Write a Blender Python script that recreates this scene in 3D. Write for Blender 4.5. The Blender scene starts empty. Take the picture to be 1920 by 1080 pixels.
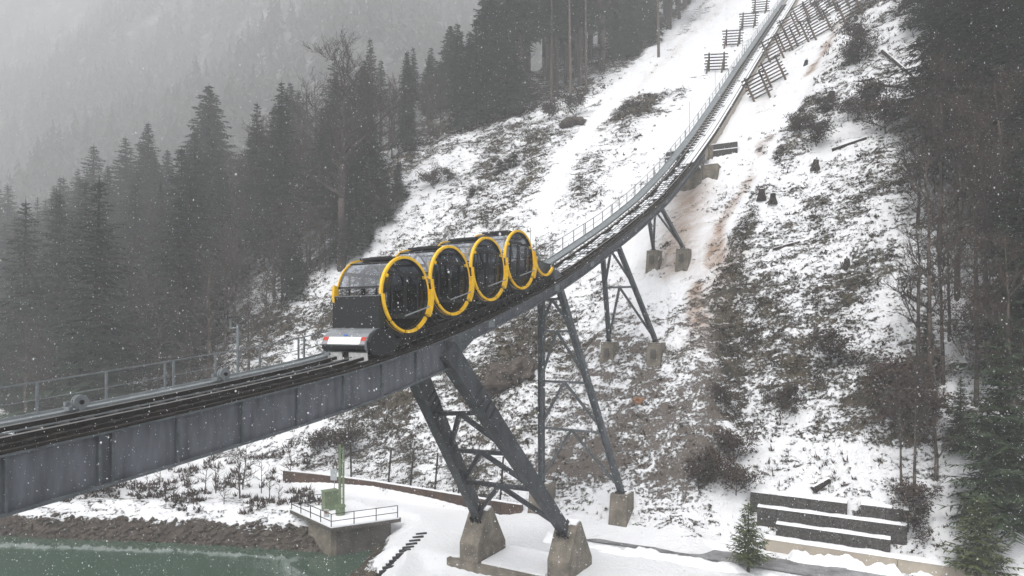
import bpy, math, random
import numpy as np
from mathutils import Vector, Matrix

random.seed(7)
rng = np.random.default_rng(11)
scene = bpy.context.scene
COL = scene.collection

# ------------------------------------------------------------------ camera, sky, sun, exposure
FPX, HOR = 1250.0, 610.0                       # focal length and horizon row of the 1920 px photograph
cam_d = bpy.data.cameras.new('camera')
cam = bpy.data.objects.new('camera', cam_d)
COL.objects.link(cam)
cam.location = (0, 0, 0)
cam.rotation_euler = (math.radians(90), 0, 0)
cam_d.sensor_width = 36
cam_d.lens = 36 * FPX / 1920
cam_d.shift_y = (HOR - 540) / 1920
cam_d.dof.use_dof = True
cam_d.dof.focus_distance = 42
cam_d.dof.aperture_fstop = 2.8
cam_d.clip_start = 0.1
cam_d.clip_end = 4000
scene.camera = cam

SUN_EL, SUN_ROT = math.radians(58), math.radians(-150)
world = bpy.data.worlds.new('World')
scene.world = world
world.use_nodes = True
wn = world.node_tree
wn.nodes.clear()
w_out = wn.nodes.new('ShaderNodeOutputWorld')
w_bg = wn.nodes.new('ShaderNodeBackground')
w_hsv = wn.nodes.new('ShaderNodeHueSaturation')
w_sky = wn.nodes.new('ShaderNodeTexSky')
w_sky.sky_type = 'NISHITA'
w_sky.sun_disc = False
w_sky.sun_elevation = SUN_EL
w_sky.sun_rotation = SUN_ROT
w_sky.dust_density = 4.0
w_hsv.inputs['Saturation'].default_value = 0.22      # overcast: the sky is a grey veil
w_bg.inputs['Strength'].default_value = 0.15
wn.links.new(w_sky.outputs[0], w_hsv.inputs['Color'])
wn.links.new(w_hsv.outputs[0], w_bg.inputs['Color'])
wn.links.new(w_bg.outputs[0], w_out.inputs['Surface'])

sun_d = bpy.data.lights.new('sun', 'SUN')
sun = bpy.data.objects.new('sun', sun_d)
COL.objects.link(sun)
sun_d.energy = 0.9
sun_d.angle = math.radians(40)
sun_d.color = (1.0, 0.97, 0.93)
sd = Vector((math.cos(SUN_EL) * math.sin(SUN_ROT), math.cos(SUN_EL) * math.cos(SUN_ROT), math.sin(SUN_EL)))
sun.rotation_euler = sd.to_track_quat('Z', 'Y').to_euler()

scene.view_settings.view_transform = 'Standard'
scene.view_settings.look = 'None'
scene.view_settings.gamma = 1.0
scene.view_settings.use_curve_mapping = False
scene.view_settings.exposure = 0.9
scene.cycles.volume_bounces = 4
scene.cycles.max_bounces = 8
scene.cycles.transparent_max_bounces = 16
HAZE_DENSITY = 0.0013

# ------------------------------------------------------------------ frame along the track (s), across it (t)
ORG = np.array([-4.78, 30.2])
U2 = np.array([0.5, 0.8660254])
T2 = np.array([-0.8660254, 0.5])
U = Vector((0.5, 0.8660254, 0)); T = Vector((-0.8660254, 0.5, 0)); UP = Vector((0, 0, 1))

def W(s, t, z):
    return Vector((ORG[0] + s * U2[0] + t * T2[0], ORG[1] + s * U2[1] + t * T2[1], z))

def s_at(px, t=0.0):                           # where the plane t is met by the pixel column px
    k = (px - 960) / FPX
    return (k * (ORG[1] + 0.5 * t) - ORG[0] + 0.866 * t) / (0.5 - 0.866 * k)

# ------------------------------------------------------------------ numpy noise
def _hash(ix, iy, seed):
    with np.errstate(over='ignore'):
        n = (ix.astype(np.int64) * 374761393 + iy.astype(np.int64) * 668265263 + seed * 974634777) & 0xFFFFFFFF
        n = ((n ^ (n >> 13)) * 1274126177) & 0xFFFFFFFF
        n = n ^ (n >> 16)
    return (n & 0xFFFFFF) / float(0xFFFFFF)

def vnoise(x, y, seed=0):
    x = np.asarray(x, float); y = np.asarray(y, float)
    ix = np.floor(x); iy = np.floor(y)
    fx = x - ix; fy = y - iy
    fx = fx * fx * fx * (fx * (fx * 6 - 15) + 10); fy = fy * fy * fy * (fy * (fy * 6 - 15) + 10)
    a = _hash(ix, iy, seed); b = _hash(ix + 1, iy, seed); c = _hash(ix, iy + 1, seed); d = _hash(ix + 1, iy + 1, seed)
    return (a + (b - a) * fx) * (1 - fy) + (c + (d - c) * fx) * fy

def fbm(x, y, octv=4, seed=0):
    r = 0.0; amp = 0.5; tot = 0
    for k in range(octv):
        r = r + amp * vnoise(x * 2 ** k + 17.3 * k, y * 2 ** k - 9.1 * k, seed + k)
        tot += amp; amp *= 0.5
    return r / tot                              # 0..1

def sst(a, b, x):
    u = np.clip((x - a) / (np.asarray(b) - a), 0, 1)
    return u * u * (3 - 2 * u)

# ------------------------------------------------------------------ profiles
SG = np.arange(-80, 420, 0.25)
def profile(pts, smooth=3.0):
    p = np.array(pts, float)
    v = np.interp(SG, p[:, 0], p[:, 1])
    # straight continuation at the ends
    hi = SG > p[-1, 0]; v[hi] = p[-1, 1] + (SG[hi] - p[-1, 0]) * (p[-1, 1] - p[-2, 1]) / (p[-1, 0] - p[-2, 0])
    lo = SG < p[0, 0]; v[lo] = p[0, 1] + (SG[lo] - p[0, 0]) * (p[1, 1] - p[0, 1]) / (p[1, 0] - p[0, 0])
    n = int(smooth / 0.25) | 1
    k = np.hanning(n + 2)[1:-1]; k /= k.sum()
    pad = n // 2
    vv = np.concatenate([2 * v[0] - v[pad:0:-1], v, 2 * v[-1] - v[-2:-pad - 2:-1]])
    return np.convolve(vv, k, 'valid')[:len(SG)]

TRACK = profile([(-60, -7.3), (-16, -3.22), (-13, -2.95), (-8.7, -2.5), (-4.2, -1.98), (-1.6, -1.58), (3, -.66), (7.3, .38),
                 (15.4, 2.72), (20.25, 4.4), (30.6, 8.4), (39.4, 12.25), (47.8, 16.6), (60.1, 23.8), (71.4, 31.0), (87.7, 41.6),
                 (107.8, 54.4), (129.8, 68.4), (170, 94)], 7.0)
def track(s): return float(np.interp(s, SG, TRACK))
def tslope(s): return (track(s + .4) - track(s - .4)) / .8
up_part = [(s, track(s) - 1.0) for s in range(60, 200, 8)]
PC = profile([(-60, -15), (19.5, -15), (21.5, -14.1), (23.5, -12.8), (27, -8.9), (33, -2.6), (44.3, 6.5), (49.5, 12.4), (53.5, 17.2), (57.0, 21.0)] + up_part, 2.0)
PL = profile([(-60, -15), (20.3, -15), (20.9, -14.1), (23, -13.3), (28, -9.6), (33, -5), (40, 1.5), (44.3, 6), (50, 12), (57, 20.0)] + up_part, 0.8)
PR = profile([(-60, -15), (22.6, -15), (25.6, -11.6), (28, -9.6), (33, -4.3), (38, .6), (44, 6.9), (54, 16.8), (58, 21.2)] + up_part, 0.8)

SHORE = [(-260, 66), (-70, 56), (-41.8, 54.4), (-26, 52.7), (-17.0, 51.2), (-13.8, 50.6), (-10.6, 50.9), (-10.9, 47.6), (-11.4, 45.3), (-9.9, 42), (-9, 33), (-12, 13), (-26, -13)]
POLY = SHORE + [(-400, -13), (-400, 66)]
WATER_Z, FLAT_Z = -17.2, -15.0

def shore_dist(x, y):
    d = np.full(np.shape(x), 1e9)
    for (ax, ay), (bx, by) in zip(SHORE[:-1], SHORE[1:]):
        vx, vy = bx - ax, by - ay
        u = np.clip(((x - ax) * vx + (y - ay) * vy) / (vx * vx + vy * vy), 0, 1)
        d = np.minimum(d, np.hypot(x - ax - u * vx, y - ay - u * vy))
    inside = np.zeros(np.shape(x), bool)
    n = len(POLY)
    for i in range(n):
        x1, y1 = POLY[i]; x2, y2 = POLY[(i + 1) % n]
        if y1 == y2: continue
        c = ((y1 > y) != (y2 > y)) & (x < (x2 - x1) * (y - y1) / (y2 - y1) + x1)
        inside ^= c
    return np.where(inside, -d, d)

def st(x, y):
    dx = x - ORG[0]; dy = y - ORG[1]
    return dx * U2[0] + dy * U2[1], dx * T2[0] + dy * T2[1]

def s_eff(s, t): return s - .18 * np.maximum(0, t - 55)
EDGE_T = [-300, 20, 24, 30, 35, 40, 60, 75, 95, 130, 200, 400]
EDGE_S = [205, 205, 195, 182, 160, 138, 108, 92, 75, 62, 52, 45]
FOR_S = [15, 24, 31, 36, 41, 46, 52, 61, 67, 74, 82, 91, 112, 131, 175]
FOR_T = [46, 46, 48, 50, 53, 55, 48.5, 52, 56, 44, 37.5, 31, 28, 24, 31]
LIP_S = [18, 30, 36, 38, 47, 54, 61, 72, 90, 110, 170]
LIP_T = [-6.5, -6.5, -4.0, -3.2, -3.4, -6.0, -7.0, -9.0, -10.5, -12, -14]
def lip_t(s): return np.interp(s, LIP_S, LIP_T)

def H(x, y):
    x = np.asarray(x, float); y = np.asarray(y, float)
    s0_, t = st(x, y)
    s = s_eff(s0_, t)
    wob = (fbm(x * .05, y * .05, 3, 3) - .5)
    se = np.interp(t, EDGE_T, EDGE_S)
    s2 = np.minimum(s, se)
    over = np.maximum(s - se, 0)
    sw = np.interp(t, [2, 6, 14, 31, 36, 46], [21.2, 21.1, 20.75, 20.4, 20.4, 20.4])
    wallw = sst(4, 6, t) * (1 - sst(30, 44, t))
    swob = s2 - (sw - 20.15) * wallw * (1 - sst(23, 30, s2)) + 5 * wob * sst(24, 34, s2) * (sst(7, 16, t) + sst(-9, -18, t)) * (1 - sst(60, 70, s2) * .6)
    lp = lip_t(s2); wR = sst(lp + .4, lp - 3.0, t); wL = sst(4.6, 8.0, t)
    h = (1 - wR - wL) * np.interp(s2, SG, PC) + wR * np.interp(swob, SG, PR) + wL * np.interp(swob, SG, PL)
    # the barriers stand in a shallow gully: both sides fall towards the track
    h = h + sst(58, 72, s) * (0.34 * np.clip(-t - 4, 0, 26) + 0.07 * np.clip(t - 6, 0, 40))
    # right shoulder of the cutting
    h = h + wR * sst(33, 40, s) * 1.1
    # slight rib left of the corridor near the outcrop
    h = h + 2.2 * np.exp(-(((t - 10) / 4.0) ** 2 + ((s - 29) / 4.0) ** 2))
    h = h - 0.42 * over
    hillw = sst(21.6, 27, s) * (1 - .5 * sst(54, 60, s) * (1 - sst(9, 14, np.abs(t))))
    h = h + hillw * ((fbm(x * .22, y * .22, 3, 21) - .5) * 1.5 + (fbm(x * .9, y * .9, 3, 31) - .5) * 1.0 + (fbm(x * 2.6, y * 2.6, 2, 36) - .5) * .28)
    ter = sst(-9.0, -10.6, t) * (1 - sst(-19.5, -21, t)) * sst(22.4, 23.2, s) * (1 - sst(25.3, 26.6, s))
    h = h * (1 - ter) + ter * np.minimum(h, -14.85 + (s - 23.0) * .845)
    pf_ = sst(-6, -4, t) * (1 - sst(7, 9, t)) * (1 - sst(11.2, 11.9, s))
    h = h - .95 * pf_
    d = shore_dist(x, y)
    flat = 1 - sst(19.5, 21, s)
    h = h + flat * (fbm(x * .5, y * .5, 3, 41) - .5) * .16 + flat * sst(5, 14, d) * sst(24, 60, t) * 1.2
    rough = (fbm(x * 1.3, y * 1.3, 3, 51) - .5)
    bank = WATER_Z + 0.62 * d + np.maximum(0, d - 4.0) ** 2 + rough * .5 * sst(-1, 1, d) * (1 - sst(2.5, 5, d))
    h = np.minimum(h, np.where(d > 0, bank, WATER_Z + 0.5 * d))
    return h

def hz(x, y): return float(H(np.array([x]), np.array([y]))[0])

def hit(px, py, near=14.0, far=360.0):          # the ground seen at a pixel of the photograph
    Y = np.exp(np.linspace(math.log(near), math.log(far), 3000))
    X = Y * (px - 960) / FPX; Z = Y * (HOR - py) / FPX
    g = H(X, Y)
    k = np.argmax(g >= Z)
    if not (g >= Z).any(): return None
    return Vector((X[k], Y[k], g[k]))

# ------------------------------------------------------------------ materials
def mat_base(name):
    m = bpy.data.materials.new(name); m.use_nodes = True
    nt = m.node_tree
    return m, nt, nt.nodes['Principled BSDF']

def N(nt, kind, **kw):
    n = nt.nodes.new(kind)
    for k, v in kw.items():
        if k in n.inputs: n.inputs[k].default_value = v
        else: setattr(n, k, v)
    return n

def simple(name, c, rough=.6, metal=0.0, var=.25, scale=3.0, bump=.0, rand=0.0, c2=None, coord='Object', spec=.3, stretch=None):
    m, nt, b = mat_base(name)
    b.inputs['Roughness'].default_value = rough
    b.inputs['Metallic'].default_value = metal
    b.inputs['Specular IOR Level'].default_value = spec
    tc = N(nt, 'ShaderNodeTexCoord')
    no = N(nt, 'ShaderNodeTexNoise', Scale=scale, Detail=6.0, Roughness=.65)
    if stretch:
        mp_ = N(nt, 'ShaderNodeMapping'); mp_.inputs['Scale'].default_value = stretch
        nt.links.new(tc.outputs[coord], mp_.inputs['Vector']); nt.links.new(mp_.outputs[0], no.inputs['Vector'])
    else: nt.links.new(tc.outputs[coord], no.inputs['Vector'])
    ramp = N(nt, 'ShaderNodeValToRGB')
    lo = tuple(max(0, v * (1 - var)) for v in c) + (1,)
    hi = tuple((c2 if c2 else tuple(min(1, v * (1 + var)) for v in c))) + (1,)
    ramp.color_ramp.elements[0].position = .3; ramp.color_ramp.elements[0].color = lo
    ramp.color_ramp.elements[1].position = .7; ramp.color_ramp.elements[1].color = hi
    nt.links.new(no.outputs['Fac'], ramp.inputs['Fac'])
    out = ramp.outputs['Color']
    if rand > 0:
        oi = N(nt, 'ShaderNodeObjectInfo')
        mr = N(nt, 'ShaderNodeMapRange'); mr.inputs['To Min'].default_value = 1 - rand; mr.inputs['To Max'].default_value = 1 + rand
        nt.links.new(oi.outputs['Random'], mr.inputs['Value'])
        hs = N(nt, 'ShaderNodeHueSaturation')
        nt.links.new(out, hs.inputs['Color']); nt.links.new(mr.outputs['Result'], hs.inputs['Value'])
        out = hs.outputs['Color']
    nt.links.new(out, b.inputs['Base Color'])
    if bump > 0:
        bp = N(nt, 'ShaderNodeBump', Strength=bump, Distance=.05)
        no2 = N(nt, 'ShaderNodeTexNoise', Scale=scale * 6, Detail=4.0)
        nt.links.new(tc.outputs[coord], no2.inputs['Vector'])
        nt.links.new(no2.outputs['Fac'], bp.inputs['Height'])
        nt.links.new(bp.outputs['Normal'], b.inputs['Normal'])
    return m

def glass(name, tint, gloss=.10):
    m = bpy.data.materials.new(name); m.use_nodes = True
    nt = m.node_tree; nt.nodes.clear()
    o = N(nt, 'ShaderNodeOutputMaterial'); mx = N(nt, 'ShaderNodeMixShader')
    tr = N(nt, 'ShaderNodeBsdfTransparent', Color=tint + (1,)); gl = N(nt, 'ShaderNodeBsdfGlossy', Roughness=.06)
    gl.inputs['Color'].default_value = (.9, .92, .95, 1)
    lw = N(nt, 'ShaderNodeLayerWeight'); lw.inputs['Blend'].default_value = .5
    pw = N(nt, 'ShaderNodeMath', operation='POWER'); pw.inputs[1].default_value = 4.0; nt.links.new(lw.outputs['Facing'], pw.inputs[0])
    ad = N(nt, 'ShaderNodeMath', operation='ADD', use_clamp=True); ad.inputs[1].default_value = gloss
    nt.links.new(pw.outputs[0], ad.inputs[0]); nt.links.new(ad.outputs[0], mx.inputs[0])
    nt.links.new(tr.outputs[0], mx.inputs[1]); nt.links.new(gl.outputs[0], mx.inputs[2]); nt.links.new(mx.outputs[0], o.inputs[0])
    return m

def ground_material():
    m, nt, b = mat_base('snow_and_heath')
    L = nt.links
    geo = N(nt, 'ShaderNodeNewGeometry')
    def attr(n):
        a = N(nt, 'ShaderNodeAttribute'); a.attribute_name = n; return a.outputs['Fac']
    n1 = N(nt, 'ShaderNodeTexNoise', Scale=.85, Detail=10.0, Roughness=.74, Distortion=.5)
    mp = N(nt, 'ShaderNodeMapping'); mp.inputs['Rotation'].default_value = (0, 0, math.radians(30)); mp.inputs['Scale'].default_value = (.55, 1.25, 1.45)
    L.new(geo.outputs['Position'], mp.inputs['Vector']); L.new(mp.outputs[0], n1.inputs['Vector'])
    n3 = N(nt, 'ShaderNodeTexNoise', Scale=4.2, Detail=6.0, Roughness=.72)
    L.new(geo.outputs['Position'], n3.inputs['Vector'])
    mixn = N(nt, 'ShaderNodeMix'); mixn.data_type = 'FLOAT'; mixn.inputs[0].default_value = .42
    L.new(n1.outputs['Fac'], mixn.inputs[2]); L.new(n3.outputs['Fac'], mixn.inputs[3])
    # bare where noise > threshold; threshold falls with the cover attribute
    th = N(nt, 'ShaderNodeMapRange'); th.inputs['From Min'].default_value = 0; th.inputs['From Max'].default_value = 1
    th.inputs['To Min'].default_value = .66; th.inputs['To Max'].default_value = .375
    L.new(attr('bare'), th.inputs['Value'])
    sub = N(nt, 'ShaderNodeMath', operation='SUBTRACT'); L.new(mixn.outputs[0], sub.inputs[0]); L.new(th.outputs[0], sub.inputs[1])
    sm = N(nt, 'ShaderNodeMapRange'); sm.interpolation_type = 'SMOOTHSTEP'
    sm.inputs['From Min'].default_value = -.03; sm.inputs['From Max'].default_value = .03
    L.new(sub.outputs[0], sm.inputs['Value'])
    # heath colours
    n2 = N(nt, 'ShaderNodeTexNoise', Scale=.5, Detail=6.0, Roughness=.7); L.new(geo.outputs['Position'], n2.inputs['Vector'])
    r2 = N(nt, 'ShaderNodeValToRGB'); cr = r2.color_ramp
    cr.elements[0].position = .33; cr.elements[0].color = (.030, .027, .022, 1)
    cr.elements[1].position = .68; cr.elements[1].color = (.105, .085, .052, 1)
    e = cr.elements.new(.50); e.color = (.058, .050, .036, 1)
    L.new(n2.outputs['Fac'], r2.inputs['Fac'])
    dirt = N(nt, 'ShaderNodeMix'); dirt.data_type = 'RGBA'; dirt.inputs['B'].default_value = (.135, .115, .10, 1)
    L.new(attr('dirt'), dirt.inputs['Factor']); L.new(r2.outputs['Color'], dirt.inputs['A'])
    rock = N(nt, 'ShaderNodeMix'); rock.data_type = 'RGBA'
    vr = N(nt, 'ShaderNodeTexVoronoi', Scale=1.6); L.new(geo.outputs['Position'], vr.inputs['Vector'])
    rr = N(nt, 'ShaderNodeValToRGB'); rr.color_ramp.elements[0].color = (.035, .03, .027, 1); rr.color_ramp.elements[1].color = (.095, .075, .062, 1)
    L.new(vr.outputs['Color'], rr.inputs['Fac']); L.new(rr.outputs['Color'], rock.inputs['B'])
    L.new(attr('rock'), rock.inputs['Factor']); L.new(dirt.outputs['Result'], rock.inputs['A'])
    # tan erosion matting showing through thin snow
    snowc = N(nt, 'ShaderNodeMix'); snowc.data_type = 'RGBA'
    snowc.inputs['A'].default_value = (.84, .85, .87, 1); snowc.inputs['B'].default_value = (.40, .30, .235, 1)
    n4 = N(nt, 'ShaderNodeTexNoise', Scale=.9, Detail=9.0, Roughness=.6)
    mp4 = N(nt, 'ShaderNodeMapping'); mp4.inputs['Rotation'].default_value = (0, 0, math.radians(-60)); mp4.inputs['Scale'].default_value = (.5, 2.2, .5)
    L.new(geo.outputs['Position'], mp4.inputs['Vector']); L.new(mp4.outputs[0], n4.inputs['Vector'])
    tm = N(nt, 'ShaderNodeMath', operation='MULTIPLY_ADD'); tm.inputs[1].default_value = 1.6; tm.inputs[2].default_value = -.95
    L.new(n4.outputs['Fac'], tm.inputs[0])
    ta = N(nt, 'ShaderNodeMath', operation='MULTIPLY_ADD'); ta.inputs[1].default_value = 1.0; ta.use_clamp = True
    L.new(attr('tan'), ta.inputs[0]); L.new(tm.outputs[0], ta.inputs[2])
    tt = N(nt, 'ShaderNodeMath', operation='MULTIPLY', use_clamp=True); L.new(ta.outputs[0], tt.inputs[0]); L.new(attr('tan'), tt.inputs[1])
    L.new(tt.outputs[0], snowc.inputs['Factor'])
    fin = N(nt, 'ShaderNodeMix'); fin.data_type = 'RGBA'
    L.new(sm.outputs[0], fin.inputs['Factor']); L.new(snowc.outputs['Result'], fin.inputs['A']); L.new(rock.outputs['Result'], fin.inputs['B'])
    L.new(fin.outputs['Result'], b.inputs['Base Color'])
    b.inputs['Roughness'].default_value = .75; b.inputs['Specular IOR Level'].default_value = .2
    bp = N(nt, 'ShaderNodeBump', Strength=1.0, Distance=.4); 
    hm = N(nt, 'ShaderNodeMath', operation='MULTIPLY_ADD'); hm.inputs[1].default_value = -.5
    L.new(sm.outputs[0], hm.inputs[0]); L.new(mixn.outputs[0], hm.inputs[2])
    L.new(hm.outputs[0], bp.inputs['Height']); L.new(bp.outputs['Normal'], b.inputs['Normal'])
    return m

M = {}
M['ground'] = ground_material()
M['snow'] = simple('snow', (.82, .83, .85), .7, var=.04, scale=2, bump=.4, spec=.2)
M['steel'] = simple('painted_grey_steel', (.088, .098, .106), .55, var=.4, scale=2.0, bump=.05)
M['steel_web'] = simple('painted_web_plate', (.100, .106, .122), .5, var=.42, scale=2.2, bump=.05, stretch=(1, 1, .22))
M['steel_dark'] = simple('dark_steel', (.018, .019, .021), .6, var=.3, scale=2)
M['steel_leg'] = simple('weathered_leg_steel', (.042, .046, .052), .55, var=.6, scale=1.6, bump=.06, stretch=(1, 1, .3))
M['galv'] = simple('galvanised_steel', (.24, .26, .27), .5, metal=.3, var=.2, scale=2.5)
M['galv_dark'] = simple('dull_galvanised_steel', (.20, .22, .23), .55, metal=.2, var=.25, scale=2.5)
M['rust'] = simple('rusty_rail_steel', (.022, .019, .017), .8, var=.5, scale=4)
M['rust_wall'] = simple('rusted_sheet_piling', (.050, .040, .036), .85, var=.45, scale=.7, bump=.3, c2=(.10, .062, .045))
M['railhead'] = simple('polished_rail', (.45, .44, .43), .35, metal=.8, var=.15)
M['concrete'] = simple('weathered_concrete', (.155, .138, .112), .85, var=.5, scale=1.1, bump=.3)
M['concrete_pale'] = simple('pale_concrete', (.36, .32, .265), .85, var=.15, scale=.9, bump=.2)
M['concrete_dark'] = simple('dark_and_shaded_concrete', (.085, .078, .070), .85, var=.4, scale=1.1, bump=.3)  # plain dark concrete; on the platform's side wall its darkness is painted shade
M['gabion'] = simple('dark_gravel_face', (.040, .038, .037), .9, var=.9, scale=7.0, bump=1.0, c2=(.105, .10, .094))
M['wood'] = simple('wet_brown_timber', (.085, .062, .046), .85, var=.35, scale=3, bump=.2, rand=.25)
M['wood_dark'] = simple('dark_round_timber', (.026, .020, .017), .85, var=.35, scale=3, bump=.2, rand=.3)
M['yellow'] = simple('yellow_paint', (.84, .49, .006), .42, var=.16, scale=4, spec=.5)
M['black'] = simple('black_paint', (.006, .0068, .0085), .42, var=.3, scale=2, spec=.5)
M['hood'] = simple('wet_grey_hood', (.22, .235, .25), .32, metal=.2, var=.25, scale=3, spec=.5)
M['white'] = simple('white_panel', (.80, .81, .82), .5, var=.04)
M['white_dirty'] = simple('snowy_white_skirt', (.55, .55, .55), .6, var=.3, scale=5)
M['red'] = simple('red_lamp_lens', (.50, .05, .035), .3, var=.1)
M['lamp_grey'] = simple('grey_lamp_lens', (.30, .28, .30), .3, var=.1)
M['blue'] = simple('blue_emblem', (.03, .12, .45), .4, var=.1)
M['interior'] = simple('cabin_interior', (.05, .052, .056), .6, var=.2)
M['redcoat'] = simple('red_poster', (.25, .05, .04), .6, var=.2)
M['glass_roof'] = glass('tinted_roof_glass', (.68, .70, .74), .17)
M['glass_face'] = glass('dark_door_glass', (.22, .235, .25), .03)
M['green'] = simple('sage_green_paint', (.135, .175, .105), .6, var=.25, scale=2)
M['sign_grey'] = simple('grey_sheet', (.36, .38, .40), .5, var=.1)
M['asphalt'] = simple('wet_asphalt', (.075, .075, .080), .45, var=.5, scale=.8, bump=.15, c2=(.30, .30, .31))
M['bark'] = simple('spruce_bark', (.060, .048, .040), .9, var=.35, scale=3, rand=.3)
M['bark_pale'] = simple('pale_bark', (.10, .080, .065), .9, var=.3, scale=2, rand=.2)
M['needles'] = simple('spruce_needles', (.018, .038, .022), .8, var=.4, scale=.6, rand=.3, c2=(.046, .080, .048))
M['needles_near'] = simple('fir_needles', (.019, .034, .016), .8, var=.45, scale=1.2, rand=.2, c2=(.052, .078, .036))
M['needles_young'] = simple('young_fir_needles', (.045, .065, .022), .8, var=.4, scale=3, rand=.1, c2=(.10, .125, .045))
M['twig'] = simple('bare_twigs', (.055, .045, .039), .9, var=.3, scale=1, rand=.25)
M['beech'] = simple('withered_beech_leaves', (.048, .036, .029), .9, var=.45, scale=.7, rand=.3, c2=(.072, .046, .033))
M['brush'] = simple('dead_brush', (.052, .044, .032), .9, var=.5, scale=.35, c2=(.11, .090, .052))
M['heather'] = simple('dark_heather', (.036, .032, .026), .9, var=.5, scale=.3, c2=(.070, .048, .038))
M['rustleaf'] = simple('red_brown_leaves', (.056, .038, .030), .9, var=.4, scale=.5)
M['rock'] = simple('brown_rock', (.068, .056, .047), .9, var=.5, scale=.9, bump=.8)
M['rock_orange'] = simple('orange_stone', (.24, .13, .075), .9, var=.3, scale=2, bump=.3)
M['far_wood'] = simple('far_conifers', (.030, .040, .028), .9, var=.4, scale=.02, c2=(.055, .062, .045))
M['cliff'] = None
def cliff_material():
    m, nt, b = mat_base('snowy_cliff'); L = nt.links
    geo = N(nt, 'ShaderNodeNewGeometry')
    n = N(nt, 'ShaderNodeTexNoise', Scale=.03, Detail=9.0, Roughness=.7); L.new(geo.outputs['Position'], n.inputs['Vector'])
    r = N(nt, 'ShaderNodeValToRGB'); r.color_ramp.elements[0].position = .50; r.color_ramp.elements[0].color = (.055, .053, .048, 1)
    r.color_ramp.elements[1].position = .74; r.color_ramp.elements[1].color = (.55, .56, .58, 1)
    L.new(n.outputs['Fac'], r.inputs['Fac']); L.new(r.outputs[0], b.inputs['Base Color']); b.inputs['Roughness'].default_value = .9
    return m
M['cliff'] = cliff_material()
def water_material():
    m, nt, b = mat_base('green_river_water'); L = nt.links
    b.inputs['Base Color'].default_value = (.050, .084, .062, 1); b.inputs['Roughness'].default_value = .07
    b.inputs['IOR'].default_value = 1.45; b.inputs['Specular IOR Level'].default_value = 1.0
    geo = N(nt, 'ShaderNodeNewGeometry'); n = N(nt, 'ShaderNodeTexNoise', Scale=1.1, Detail=3.0)
    L.new(geo.outputs['Position'], n.inputs['Vector'])
    bp = N(nt, 'ShaderNodeBump', Strength=.05, Distance=.1); L.new(n.outputs['Fac'], bp.inputs['Height']); L.new(bp.outputs[0], b.inputs['Normal'])
    return m
M['water'] = water_material()

# ------------------------------------------------------------------ object helpers
def tag(o, label=None, cat=None, group=None, kind=None):
    if label: o['label'] = label
    if cat: o['category'] = cat
    if group: o['group'] = group
    if kind: o['kind'] = kind
    return o

def thing(name, label, cat, loc=(0, 0, 0), rz=0.0, group=None):
    o = bpy.data.objects.new(name, None)
    o.empty_display_size = .3
    COL.objects.link(o)
    o.location = loc; o.rotation_euler = (0, 0, rz)
    return tag(o, label, cat, group)

def link_mesh(name, me, parent=None):
    o = bpy.data.objects.new(name, me)
    COL.objects.link(o)
    if parent: o.parent = parent
    return o

def np_mesh(name, verts, faces, mat, smooth=False):
    verts = np.asarray(verts, np.float32); faces = np.asarray(faces, np.int32)
    me = bpy.data.meshes.new(name)
    k = faces.shape[1]
    me.vertices.add(len(verts)); me.vertices.foreach_set('co', verts.ravel())
    me.loops.add(faces.size); me.loops.foreach_set('vertex_index', faces.ravel())
    me.polygons.add(len(faces))
    me.polygons.foreach_set('loop_start', np.arange(0, faces.size, k, dtype=np.int32))
    if smooth: me.polygons.foreach_set('use_smooth', np.ones(len(faces), bool))
    me.update(calc_edges=True); me.validate()
    me.materials.append(mat)
    return me

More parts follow.
